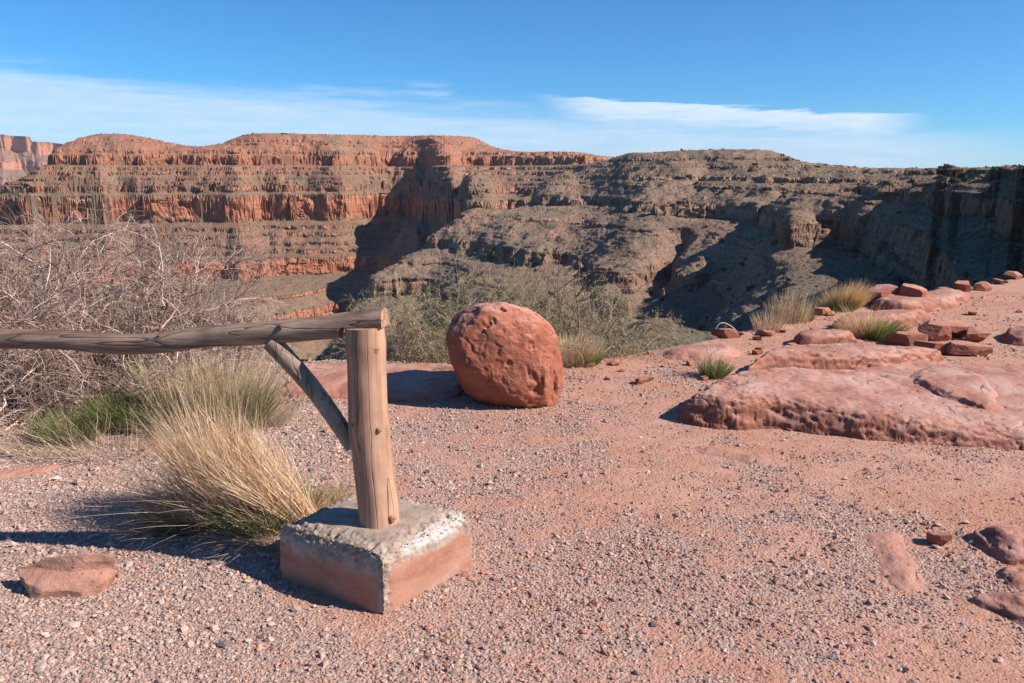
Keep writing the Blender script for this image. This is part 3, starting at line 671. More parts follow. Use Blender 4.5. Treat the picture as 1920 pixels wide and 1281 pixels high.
def slab(name, outline, h, wid, mat, label, cat, seed=0, res=0.02, lump=0.25, hi=None, lo=None, hlo=1.0, ledge=0.0, group=None, base=-0.10):
    """bedrock slab: outline in photo pixels (px, py[, z]); h height, wid how far in its edge rises; hi/lo pixel pair tilts the top"""
    P = np.array([G(*p)[:2] for p in outline]); P = smooth_poly(P)
    if mat is M['pinkrock']: BARE.append(P)
    x0, y0 = P.min(0) - 0.08; x1, y1 = P.max(0) + 0.08
    nx, ny = int((x1 - x0) / res) + 2, int((y1 - y0) / res) + 2
    X, Y = np.meshgrid(np.linspace(x0, x1, nx), np.linspace(y0, y1, ny), indexing='ij')
    sd = poly_sd(X, Y, P) + 0.05 * fbm2(X * 4, Y * 4, 4, seed + 200) * min(1, wid * 6 + .3)
    hh = np.full(X.shape, h)
    if hi is not None:
        a, b = G(*hi)[:2], G(*lo)[:2]; e = b - a; t = np.clip(((X - a[0]) * e[0] + (Y - a[1]) * e[1]) / (e @ e), 0, 1); hh = h * (1 + (hlo - 1) * t)
    hh = hh * (1 + lump * fbm2(X * 2.2, Y * 2.2, 4, seed + 201))
    up = np.clip(sd / (wid * 1.7), 0, 1)
    rise = hh * (1 - (1 - up) ** 2.3) * (0.93 + 0.07 * np.clip(sd / 0.5, 0, 1))
    if ledge:
        k = rise / ledge + 0.7 * fbm2(X * 2.5, Y * 2.5, 3, seed + 205); fr = k - np.floor(k); rise = rise + (sstep(0.15, 0.85, fr) - fr) * ledge * 0.7 * sstep(0, 0.05, sd)
    Z = gz(X, Y, False) + np.where(sd > 0, rise, np.maximum(sd * 2.5, base)) - 0.012
    ed = np.exp(-np.maximum(sd, 0) / (wid * 1.6))
    Z += (0.0025 * fbm2(X * 22, Y * 22, 4, seed + 203) + 0.05 * h * fbm2(X * 5, Y * 5, 3, seed + 204)) * sstep(-0.03, 0.03, sd)
    f = grid_faces(nx, ny); s = sd.ravel()
    f = f[(s[f] > -0.045).any(1)]
    u, inv = np.unique(f, return_inverse=True)
    V = np.stack([X, Y, Z], -1)
    nx_, ny_ = -np.gradient(Z, res, axis=0), -np.gradient(Z, res, axis=1); nn = np.stack([nx_, ny_, np.ones_like(nx_)], -1); nn /= np.linalg.norm(nn, axis=-1)[..., None]
    q3 = V * np.array((1, 1, 3.2)); a3 = min(0.05, 0.45 * h)
    lump3 = fbm3(q3 * 7, 4, seed + 207); pit3 = sstep(0.05, 0.45, fbm3(q3 * 15 + 3.3, 4, seed + 208)); crk3 = np.clip(1 - np.abs(fbm3(q3 * np.array((3.2, 3.2, 6)), 3, seed + 209)) * 14, 0, 1)
    V = V + nn * (sstep(-0.02, 0.03, sd) * ((0.16 + 0.84 * ed) * a3 * 0.62 * lump3 - ed * a3 * 0.55 * pit3 - (0.25 + 0.75 * ed) * a3 * 0.22 * crk3))[..., None]
    V = V.reshape(-1, 3)[u]
    c = V.mean(0); c[2] = 0
    o = mesh_np(name, V, inv.reshape(-1, 4), mat, smooth=True, loc=c)
    return tag(o, label, cat, group)
SL = M['slab']
slab('sandstone_slab', [(1262,789),(1300,798),(1375,807),(1440,804),(1520,813),(1600,823),(1700,833),(1800,839),(1920,847),(2060,856),(2200,850),(2090,815,.02),(1930,800,.03),(1860,776,.05),(1785,748,.08),(1705,716,.10),(1645,694,.12),(1560,686,.14),(1480,688,.14),(1400,704,.10),(1330,735,.06),(1280,765,.03)],
     0.215, 0.10, SL, 'largest low pale red sandstone slab with a dark pitted front edge', 'rock slab', 3, 0.008, 0.10, (1400,790), (1990,840), 0.42)
slab('sandstone_slab', [(1385,722),(1440,710),(1520,703),(1600,702),(1680,697),(1760,680),(1775,668,.02),(1715,652,.08),(1620,645,.11),(1540,645,.11),(1470,655,.09),(1405,684,.05)],
     0.19, 0.075, SL, 'long red sandstone slab with a lit front lip, directly behind the largest slab', 'rock slab', 8, 0.010, 0.15, (1460,690), (1760,680), 0.7)
slab('sandstone_slab', [(1680,716),(1720,737),(1790,772),(1860,792),(1897,772),(1882,740),(1852,714),(1790,695),(1730,692)],
     0.09, 0.08, SL, 'low lumpy sandstone slab on the right between the largest slab and the broken rocks', 'rock slab', 14, 0.014, 0.3, None, None, 1, 0.03)
slab('sandstone_slab', [(468,738),(560,749),(640,746),(720,753),(800,757),(862,748),(890,715),(850,688),(760,680,.04),(680,677,.05),(600,679,.05),(520,688,.03),(470,710)],
     0.075, 0.07, SL, 'flat red sandstone ledge behind the fence post, half shaded by the boulder', 'rock slab', 20, 0.015, 0.25, None, None, 1, 0.03)
slab('sandstone_slab', [(1284,838),(1330,856),(1400,872),(1470,876),(1500,866),(1440,850),(1380,836),(1320,829)],
     0.028, 0.09, M['pinkrock'], 'smooth patch of bedrock showing through the gravel in front of the largest slab', 'rock slab', 25, 0.012, 0.35)
slab('sandstone_slab', [(1588,1003),(1620,1030),(1640,1062),(1655,1095),(1700,1122),(1748,1110),(1742,1060),(1712,1030),(1700,997),(1655,988)],
     0.030, 0.07, M['pinkrock'], 'tongue of smooth pink bedrock emerging from the gravel at the lower right', 'rock slab', 31, 0.009, 0.45, None, None, 1, 0.015)
slab('sandstone_slab', [(1728,930),(1770,938),(1815,932),(1800,920),(1750,918)],
     0.014, 0.08, M['pinkrock'], 'small flat oval of pink bedrock flush with the gravel', 'rock slab', 36, 0.012, 0.3)
slab('sandstone_slab', [(1320,742),(1400,732),(1520,722),(1680,735),(1800,790),(1900,830),(2120,850),(2160,740),(2050,700),(1930,692),(1850,690),(1760,684),(1700,668),(1600,660),(1500,660),(1440,672),(1370,700)],
     0.055, 0.16, SL, 'broad low sheet of red bedrock that the slabs on the right rise from', 'rock slab', 84, 0.02, 0.6, None, None, 1, 0.03)
slab('rock_outcrop', [(1800,1004),(1832,1030),(1872,1056),(1920,1066),(2010,1072),(2020,1020),(1930,996),(1850,990)],
     0.08, 0.09, SL, 'uppermost dark weathered outcrop at the lower right edge', 'rock', 41, 0.006, 0.5, None, None, 1, 0.05)
slab('rock_outcrop', [(1852,1080),(1890,1105),(1940,1116),(2010,1118),(2010,1075),(1920,1062),(1870,1062)],
     0.06, 0.09, SL, 'middle small outcrop at the lower right edge, between two others', 'rock', 46, 0.006, 0.5, None, None, 1, 0.04)
slab('rock_outcrop', [(1798,1126),(1850,1146),(1890,1170),(1950,1190),(2030,1190),(2030,1128),(1930,1112),(1850,1108)],
     0.065, 0.09, SL, 'nearest ledgy outcrop at the lower right edge', 'rock', 51, 0.006, 0.5, None, None, 1, 0.04)
slab('sandstone_slab', [(1235,672),(1300,680),(1370,676),(1405,662),(1360,650),(1300,644,.02),(1250,652,.02)],
     0.075, 0.10, SL, 'low pink sandstone hump on the rim left of the largest slab', 'rock slab', 56, 0.016, 0.3)
slab('sandstone_slab', [(1478,652),(1530,656),(1600,652),(1612,640),(1580,629,.04),(1520,626,.05),(1486,634,.03)],
     0.13, 0.06, SL, 'rounded red slab on the rim beside the green tussock', 'rock slab', 61, 0.016, 0.3)
slab('sandstone_slab', [(1545,622),(1600,628),(1680,620),(1745,604),(1752,592,.05),(1690,586,.08),(1620,588,.08),(1570,604,.05)],
     0.15, 0.08, SL, 'sloping red slab below the round rim boulder', 'rock slab', 66, 0.02, 0.35, None, None, 1, 0.05)
slab('sandstone_slab', [(1625,580),(1700,590),(1790,580),(1830,565),(1790,552,.03),(1700,556,.05),(1640,566,.03)],
     0.14, 0.08, SL, 'flat ledge on the rim carrying the two rounded red boulders', 'rock slab', 71, 0.022, 0.3)
slab('sandstone_slab', [(1868,640),(1910,650),(1990,648),(2010,625),(1930,612,.05),(1880,618,.04)],
     0.12, 0.08, SL, 'blocky red ledge at the right edge above the lumpy slab', 'rock slab', 76, 0.016, 0.4, None, None, 1, 0.05)
slab('sandstone_slab', [(-40,905),(40,898),(120,880),(128,870),(60,872),(-40,890)],
     0.03, 0.06, M['pinkrock'], 'thin orange rock edge beneath the bare bushes at the left', 'rock slab', 81, 0.012, 0.4)

def chunk(name, px, py, wpx, hpx, mat, label, cat, seed, depth=0.8, cuts=9, sub=5, rot=None, group=None, noise=0.10, sink=0.12, cutr=(0.55, 0.85)):
    """angular stone standing on the ground at photo pixel (px, py)"""
    r = np.random.default_rng(seed)
    b = G(px, py); dist = b[1] * CP + (EYE) * SP
    W = wpx * dist / F_PX; H = hpx * dist / F_PX
    v, f = ico(sub); v = v.copy()
    for _ in range(cuts):
        n = r.normal(size=3); n[2] *= 0.7; n /= np.linalg.norm(n); c = r.uniform(*cutr)
        if _ == 0: n = np.array((r.normal(0, .12), r.normal(0, .12) - .1, 1)); n /= np.linalg.norm(n); c = 0.5
        if _ == 1: n = np.array((r.normal(0, .35), -1, 0.15)); n /= np.linalg.norm(n); c = 0.62
        dd = v @ n - c; m = dd > 0; v[m] -= dd[m][:, None] * n
    v += v * (noise * fbm3(v * 1.8, 4, seed))[:, None] + v * (0.03 * fbm3(v * 6, 3, seed + 1))[:, None]
    mn, mx = v.min(0), v.max(0)
    v = (v - (mn + mx) / 2) / (mx - mn) * np.array([W, W * depth, H * (1 + sink)])
    if rot is not None:
        c, s = math.cos(rot), math.sin(rot); v = np.stack([v[:, 0] * c - v[:, 1] * s, v[:, 0] * s + v[:, 1] * c, v[:, 2]], 1)
    cx, cy = b[0], b[1] + W * depth * 0.42
    z = float(gz(cx, cy - W * depth * 0.3, False))
    o = mesh_np(name, v + (0, 0, H * (1 + sink) / 2 - H * sink), f, mat, smooth=True)
    o.location = (cx, cy, z)
    try: o.data.set_sharp_from_angle(angle=R_(28))
    except Exception: pass
    return tag(o, label, cat, group)
RB = M['rubble']
CH = [
 (1668, 572, 66, 34, 'reddish rounded boulder tilted on the rim, left of the rounder one', 5, 1.0, 8),
 (1718, 575, 50, 40, 'upright round red boulder on the rim ledge', 4, 0.9, 9),
 (1760, 642, 62, 36, 'sharp dark sided red block right of the green tussock', 9, 0.8, 21),
 (1800, 634, 74, 30, 'pale topped angular red rock at the back of the broken pile', 10, 0.7, 22),
 (1838, 642, 52, 26, 'small wedge of red rock at the right end of the broken pile', 9, 0.8, 23),
 (1712, 652, 84, 26, 'low pointed red rock at the left end of the broken pile', 9, 0.6, 24),
 (1760, 664, 70, 20, 'flat flake of red rock at the front of the broken pile', 10, 0.6, 25),
 (1822, 668, 86, 26, 'oblong flat faced block lying right of the flat flake', 11, 0.5, 26),
 (1770, 620, 44, 18, 'little cube of rock behind the sharp dark sided block', 8, 0.8, 27),
 (1362, 634, 52, 17, 'thin brick shaped stone on the rim under the bent white stick', 10, 0.6, 28),
 (1440, 632, 40, 10, 'flat stone beside the brick shaped stone on the rim', 9, 0.7, 29),
 (1768, 1026, 44, 24, 'single small shaded stone on the gravel right of the pink bedrock tongue', 7, 0.8, 30),
 (1545, 592, 40, 14, 'flat stone at the foot of the fluffy golden tussock', 9, 0.6, 31),
 (1810, 549, 34, 20, 'pale pointed rock on the skyline of the rim', 8, 0.8, 32),
 (1848, 546, 42, 15, 'flat rim rock right of the pale pointed one', 9, 0.8, 33),
 (1780, 553, 36, 12, 'low rim rock left of the pale pointed one', 9, 0.8, 34),
 (1906, 524, 40, 14, 'farthest red rim rock at the right edge', 8, 0.8, 35),
 (1880, 534, 26, 10, 'small rim rock just left of the farthest one', 8, 0.8, 36),
 (1608, 651, 30, 12, 'little stone right of the rounded rim slab', 8, 0.8, 37),
]
for (px, py, wp, hp, lab, cu, dep, sd_) in CH:
    rd = 'round' in lab.split(',')[0] and 'boulder' in lab
    chunk('rim_boulder' if rd else 'loose_rock', px, py, wp, hp, M['boulder'] if rd else RB, lab, 'rock', sd_, dep, cu + (0 if rd else 3), 5, None, None, 0.08 if rd else 0.05, 0.15, (0.7, 0.92) if rd else (0.4, 0.72))
_rr = np.random.default_rng(61); _proto = []
for _ in range(64):
    px_, py_ = _rr.uniform(1380, 1930), _rr.uniform(545, 705)
    if _ > 44: px_, py_ = _rr.uniform(1050, 1420), _rr.uniform(640, 720)
    b_ = G(px_, py_)
    if math.hypot(b_[0], b_[1]) > edge_R(math.atan2(b_[0], b_[1])) - 0.1: continue
    if len(_proto) < 6:
        o_ = chunk('small_stone', px_, py_, _rr.uniform(12, 26), _rr.uniform(5, 11), RB, 'small broken red stone lying about the rim ledges', 'stone', 900 + _, 0.8, 11, 3, None, None, 0.05, 0.15, (0.4, 0.72)); _proto.append(o_)
    else:
        o_ = _proto[_ % 6].copy(); C.objects.link(o_); s_ = float(_rr.uniform(0.5, 1.2)); o_.scale = (s_, s_, s_); o_.rotation_euler = (0, 0, float(_rr.uniform(0, 6.28)))
        o_.location = (float(b_[0]), float(b_[1]), float(gz(b_[0], b_[1], False)))
    tag(o_, None, None, 'small stones about the rim ledges')
# the slabby rock at the lower left
def left_rock():
    g = lambda px, py, z=0: G(px, py, z)
    bot = [g(52,1110), g(62,1124), g(95,1120), g(150,1124), g(188,1110), g(212,1090), g(205,1070), g(120,1062), g(40,1085)]
    top = [g(29,1066,.07), g(46,1092,.055), g(80,1108,.035), g(150,1112,.02), g(190,1096,.04), g(217,1068,.07), g(214,1038,.14), g(165,1036,.15), g(100,1044,.13)]
    V = np.array(bot + top + [np.mean(top, 0) + (0, 0, 0.005), np.mean(bot, 0) - (0, 0, .02)]); V[:9, 2] = -0.03
    F = []
    for i in range(9):
        j = (i + 1) % 9; F += [(i, j, 9 + j), (i, 9 + j, 9 + i), (9 + i, 9 + j, 18), (j, i, 19)]
    me = bpy.data.meshes.new('t'); me.from_pydata([tuple(v) for v in V], [], F)
    import bmesh
    bm = bmesh.new(); bm.from_mesh(me); bmesh.ops.subdivide_edges(bm, edges=bm.edges[:], cuts=11, use_grid_fill=True)
    bmesh.ops.triangulate(bm, faces=bm.faces[:])
    bmesh.ops.smooth_vert(bm, verts=bm.verts[:], factor=0.5, use_axis_x=True, use_axis_y=True, use_axis_z=True)
    bm.to_mesh(me); bm.free()
    v = np.array([x.co for x in me.vertices]); f = np.array([p.vertices for p in me.polygons])
    v += 0.012 * np.stack([fbm3(v * 9, 4, 5), fbm3(v * 9, 4, 6), 0.9 * fbm3(v * 9, 4, 7)], 1) + 0.004 * np.stack([fbm3(v * 40, 3, 8)] * 3, 1)
    bpy.data.meshes.remove(me)
    c = v.mean(0); c[2] = 0
    o = mesh_np('loose_rock', v, f, M['pinkrock'], smooth=True, loc=c); o.data.set_sharp_from_angle(angle=R_(32))
    tag(o, 'flat topped angular pink rock lying alone on the gravel at the lower left', 'rock')
left_rock()

# the big round boulder
def big_boulder():
    cx, cy = 948.0, 672.0
    sil = np.array([(1054,690),(1053,725),(1044,755),(1018,769),(985,771),(940,763),(895,747),(872,727),(853,700),(841,655),(841,610),(858,585),(882,575),(925,570),(975,574),(1003,588),(1034,616),(1047,650)], float)
    th = np.arctan2(-(sil[:, 1] - cy), sil[:, 0] - cx); rr = np.hypot(sil[:, 0] - cx, sil[:, 1] - cy)
    o_ = np.argsort(th); th, rr = th[o_], rr[o_]
    base = G(985, 772); yc = base[1] + 0.36
    ctr = at_depth(cx, cy, yc); dist = np.linalg.norm(ctr - (0, 0, EYE))
    fwd = (ctr - (0, 0, EYE)) / dist; right = np.cross(fwd, (0, 0, 1)); right /= np.linalg.norm(right); up = np.cross(right, fwd)
    v, f = ico(6)
    # superellipsoid directions seen square-on: right, up, toward
    r_, u_, w_ = v @ right, v @ up, v @ -fwd
    ang = np.arctan2(u_, r_); rad = 0.995 * np.interp(ang, np.concatenate([th - 2 * np.pi, th, th + 2 * np.pi]), np.tile(rr, 3)) * dist / F_PX
    flat = np.hypot(r_, u_)
    e = 3.0
    S = (np.abs(flat) ** e + np.abs(w_) ** e) ** (-1 / e)
    p = S[:, None] * (rad[:, None] * (r_[:, None] * right + u_[:, None] * up) - 0.36 * w_[:, None] * fwd)
    n = v
    d = 0.030 * fbm3(v * 1.7, 3, 301) + 0.012 * fbm3(v * 5, 4, 302) + 0.0045 * fbm3(v * 16, 4, 303)
    pits = np.clip(0.30 - np.abs(pn3(v * 3.1 + 0.35 * np.stack([pn3(v * 5, 311), pn3(v * 5, 312), pn3(v * 5, 313)], 1), 305)), 0, 1) ** 2 * sstep(0.0, 0.4, fbm3(v * 2.2, 2, 306))
    cr = np.clip(1 - np.abs(pn3(v * np.array((4.2, 4.2, 2.6)) + 0.5 * pn3(v * 7, 316)[:, None], 307)) * 9, 0, 1) * sstep(0.1, 0.45, fbm3(v * 2.6, 2, 308))
    gouge = sstep(0.18, 0.5, fbm3(v * 3.4 * np.array((1, 1, 0.8)), 3, 309)) * 0.034
    d = d - 0.13 * pits - 0.013 * cr - gouge
    p = p + n * (0.6 * 0.030 * fbm3(v * 1.7, 3, 301))[:, None]
    rc = np.random.default_rng(88)
    for k_ in range(16):                                    # worn fracture faces
        nn = rc.normal(size=3); nn /= np.linalg.norm(nn); nn = nn if nn @ -fwd > 0 else -nn; nn = nn - fwd * 0.5; nn /= np.linalg.norm(nn); h_ = p @ nn; lim = h_.max() - rc.uniform(0.012, 0.04); ex = np.maximum(h_ - lim, 0); p = p - (ex * 0.8)[:, None] * nn
    p = p + n * (0.0025 * fbm3(v * 30, 3, 321) + d - 0.6 * 0.030 * fbm3(v * 1.7, 3, 301) + 0.012 * fbm3(v * 3.3, 3, 322))[:, None] + ctr
    o = mesh_np('boulder', p, f, M['boulder'], smooth=True, loc=(ctr[0], ctr[1], 0))
    tag(o, 'big rounded red sandstone boulder standing on the gravel in the middle', 'boulder')
big_boulder()
gravel = build_gravel()
# ================================================================ LOG FENCE
def tube_np(path, rad, seg=28, cap=True, lump=0.0, seed=0, stretch=None):
    path = np.asarray(path, float); rad = np.asarray(rad, float); n = len(path)
    tan = np.gradient(path, axis=0); tan /= np.linalg.norm(tan, axis=1)[:, None]
    ref = np.array((0, 0, 1.0)) if abs(tan[0][2]) < 0.8 else np.array((0, 1.0, 0))
    N = np.cross(tan, ref); N /= np.linalg.norm(N, axis=1)[:, None]; B = np.cross(tan, N)
    a = np.linspace(0, 2 * np.pi, seg, endpoint=False)
    s = np.concatenate([[0], np.cumsum(np.linalg.norm(np.diff(path, axis=0), axis=1))])
    dirs = np.cos(a)[None, :, None] * N[:, None, :] + np.sin(a)[None, :, None] * B[:, None, :]
    q = np.stack([np.broadcast_to(np.cos(a)[None] * 1.3, (n, seg)), np.broadcast_to(np.sin(a)[None] * 1.3, (n, seg)), np.broadcast_to(s[:, None] * 3.2, (n, seg))], -1)
    q2 = q * np.array((6, 6, 0.5))
    r = rad[:, None] * (1 + lump * fbm3(q, 3, seed) + lump * 0.25 * fbm3(q2, 3, seed + 3))
    V = path[:, None, :] + dirs * r[..., None]
    i = np.arange(n - 1)[:, None] * seg; j = np.arange(seg)[None, :]; j2 = (j + 1) % seg
    F = np.stack([i + j, i + j2, i + seg + j2, i + seg + j], -1).reshape(-1, 4)
    V = V.reshape(-1, 3)
    if cap:
        V = np.concatenate([V, path[:1], path[-1:]]); c0, c1 = len(V) - 2, len(V) - 1
        jj = np.arange(seg); k = (n - 1) * seg
        F = np.concatenate([F, np.stack([jj, np.full(seg, c0), np.full(seg, c0), (jj + 1) % seg], 1)[:, [3, 0, 1, 1]], np.stack([k + jj, k + (jj + 1) % seg, np.full(seg, c1), np.full(seg, c1)], 1)])
    return V, F
def poly_obj(name, V, F, mat, parent=None, smooth=True, loc=None, sharp=40):
    """faces may repeat their last index to mean a triangle"""
    V = np.asarray(V, float)
    if loc is not None: V = V - np.asarray(loc)
    me = bpy.data.meshes.new(name); me.from_pydata([tuple(v) for v in V], [], [tuple(dict.fromkeys(int(i) for i in f)) for f in F])
    me.materials.append(mat); o = bpy.data.objects.new(name, me); C.objects.link(o)
    if smooth:
        me.polygons.foreach_set('use_smooth', [True] * len(me.polygons)); me.set_sharp_from_angle(angle=R_(sharp))
    if parent: o.parent = parent
    return o
POSTX, POSTY = -0.527, 2.955
fence = empty('log_fence', (POSTX, POSTY, 0), 'weathered log fence end with one rail and a brace, post set in a concrete block', 'fence')
FO = np.array((POSTX, POSTY, 0))
# post
t = np.linspace(0, 1, 60); z = 0.20 + t * (1.035 - 0.20)
pth = np.stack([POSTX - 0.030 * t + 0.006 * np.sin(t * 7 + 1), POSTY + 0.004 * np.sin(t * 5), z], 1)
rad = 0.079 - 0.008 * t + 0.004 * np.exp(-((t - 0.52) / 0.06) ** 2) + 0.003 * np.exp(-((t - 0.92) / 0.05) ** 2)
V, F = tube_np(pth, rad, 40, True, 0.05, 401)
post = poly_obj('post', V, F, M['post'], fence, loc=FO)
def knot_at(px, py, y, rx, rz, parent, inward=(0, 1, 0.1), mat='knot', raise_=0.004):
    p = at_depth(px, py, y); n = (np.array((0, 0, EYE)) - p); n[2] *= 0.3; n /= np.linalg.norm(n)
    n = n + np.array((0.35 * (px - (685 if py < 900 else 705)) / 30.0, 0, 0)); n /= np.linalg.norm(n)
    r = np.cross((0, 0, 1), n); r /= np.linalg.norm(r); u = np.cross(n, r)
    V, F = [], []; K = 6; S = 18
    for k in range(K):
        rr = 1 - k / K; hgt = raise_ * (1 - rr ** 2) if k < 4 else raise_ * (0.85 - 0.5 * (k - 3) / 3)
        for s in range(S):
            a = 2 * np.pi * s / S; w = 1 + 0.12 * math.sin(3 * a + px)
            V.append(p + r * rx * rr * w * math.cos(a) + u * rz * rr * w * math.sin(a) + n * (hgt - 0.004 * rr ** 2 * 1.0))
    V.append(p + n * raise_ * 0.3)
    for k in range(K - 1):
        for s in range(S): F.append((k * S + s, k * S + (s + 1) % S, (k + 1) * S + (s + 1) % S, (k + 1) * S + s))
    for s in range(S): F.append(((K - 1) * S + s, (K - 1) * S + (s + 1) % S, K * S))
    o = poly_obj('knot', np.array(V), F, M[mat], None, loc=p); o.parent = parent
    o.location = p - FO
    return o
for (px, py, dy, rx, rz) in ((704, 657, -0.062, 0.013, 0.017), (711, 808, -0.069, 0.010, 0.012), (736, 974, -0.060, 0.014, 0.016), (663, 797, -0.060, 0.010, 0.012)):
    knot_at(px, py, POSTY + dy, rx, rz, post)
# rail, lapped over the post top
pts = [(722, 600, 2.95), (690, 601, 2.96), (640, 608, 2.97), (560, 617, 2.985), (470, 624, 3.00), (390, 629, 3.02), (330, 637, 3.03), (260, 643, 3.05), (200, 642, 3.06), (120, 635, 3.08), (40, 634, 3.10), (-60, 633, 3.12), (-200, 636, 3.16), (-420, 640, 3.22), (-800, 646, 3.3), (-1300, 650, 3.4)]
P = np.array([at_depth(*p) for p in pts]); tt = np.linspace(0, len(P) - 1, 230)
def cat(Pp, tt):
    k = np.clip(tt.astype(int), 0, len(Pp) - 2); f = (tt - k)[:, None]
    p0, p1, p2, p3 = Pp[np.maximum(k - 1, 0)], Pp[k], Pp[k + 1], Pp[np.minimum(k + 2, len(Pp) - 1)]
    return 0.5 * (2 * p1 + (p2 - p0) * f + (2 * p0 - 5 * p1 + 4 * p2 - p3) * f ** 2 + (3 * p1 - p0 - 3 * p2 + p3) * f ** 3)
path = cat(P, tt)
rad = np.interp(tt, [0, 1, 2, 3, 4, 5, 6, 7, 8, 9, 13], [0.050, 0.050, 0.047, 0.045, 0.044, 0.041, 0.042, 0.040, 0.040, 0.039, 0.040])
path[:, 2] -= 0.004
V, F = tube_np(path, rad, 36, False, 0.06, 411)
ptop = 1.037
m = V[:, 0] > POSTX - 0.030 - 0.082
V[m, 2] = np.maximum(V[m, 2], ptop)
V[m, 2] = np.where(V[m, 2] > ptop, ptop + (V[m, 2] - ptop) * 1.0, V[m, 2])
rail = poly_obj('rail', V, F, M['rail'], fence, loc=FO)
# sawn end grain closing the rail
ring = V[:36]; cen = ring.mean(0); nrm = path[0] - path[1]; nrm /= np.linalg.norm(nrm)
VV = []; 
for k in range(6):
    s = 1 - k / 6.0
    VV += [cen + (q - cen) * s * (1.0 if k else 1.004) + nrm * (0.0 if k == 0 else 0.003) for q in ring]
VV.append(cen + nrm * 0.003); FF = []
for k in range(5):
    for s in range(36): FF.append((k * 36 + s, (k + 1) * 36 + s, (k + 1) * 36 + (s + 1) % 36, k * 36 + (s + 1) % 36))
for s in range(36): FF.append((5 * 36 + s, 216, 5 * 36 + (s + 1) % 36))
ce = poly_obj('sawn_end', np.array(VV), FF, M['cutend'], rail, loc=FO)
for (px, py, y, rx, rz) in ((524, 614, 2.945, 0.013, 0.013), (602, 618, 2.935, 0.008, 0.010), (307, 620, 2.995, 0.006, 0.006)):
    knot_at(px, py, y, rx, rz, rail)
# brace
A = at_depth(508, 640, 2.985); B = at_depth(662, 838, 2.965)
s = np.linspace(0, 1, 40)[:, None]; bp = A + (B - A) * s + np.array((0.012, 0, 0.012)) * np.sin(s * np.pi)
V, F = tube_np(bp, np.interp(s[:, 0], [0, .3, .7, 1], [0.037, 0.034, 0.033, 0.031]), 28, True, 0.07, 421)
mb = V[:, 2] > 0.985
V[mb, 2] = 0.985
poly_obj('brace', V, F, M['brace'], fence, loc=FO)
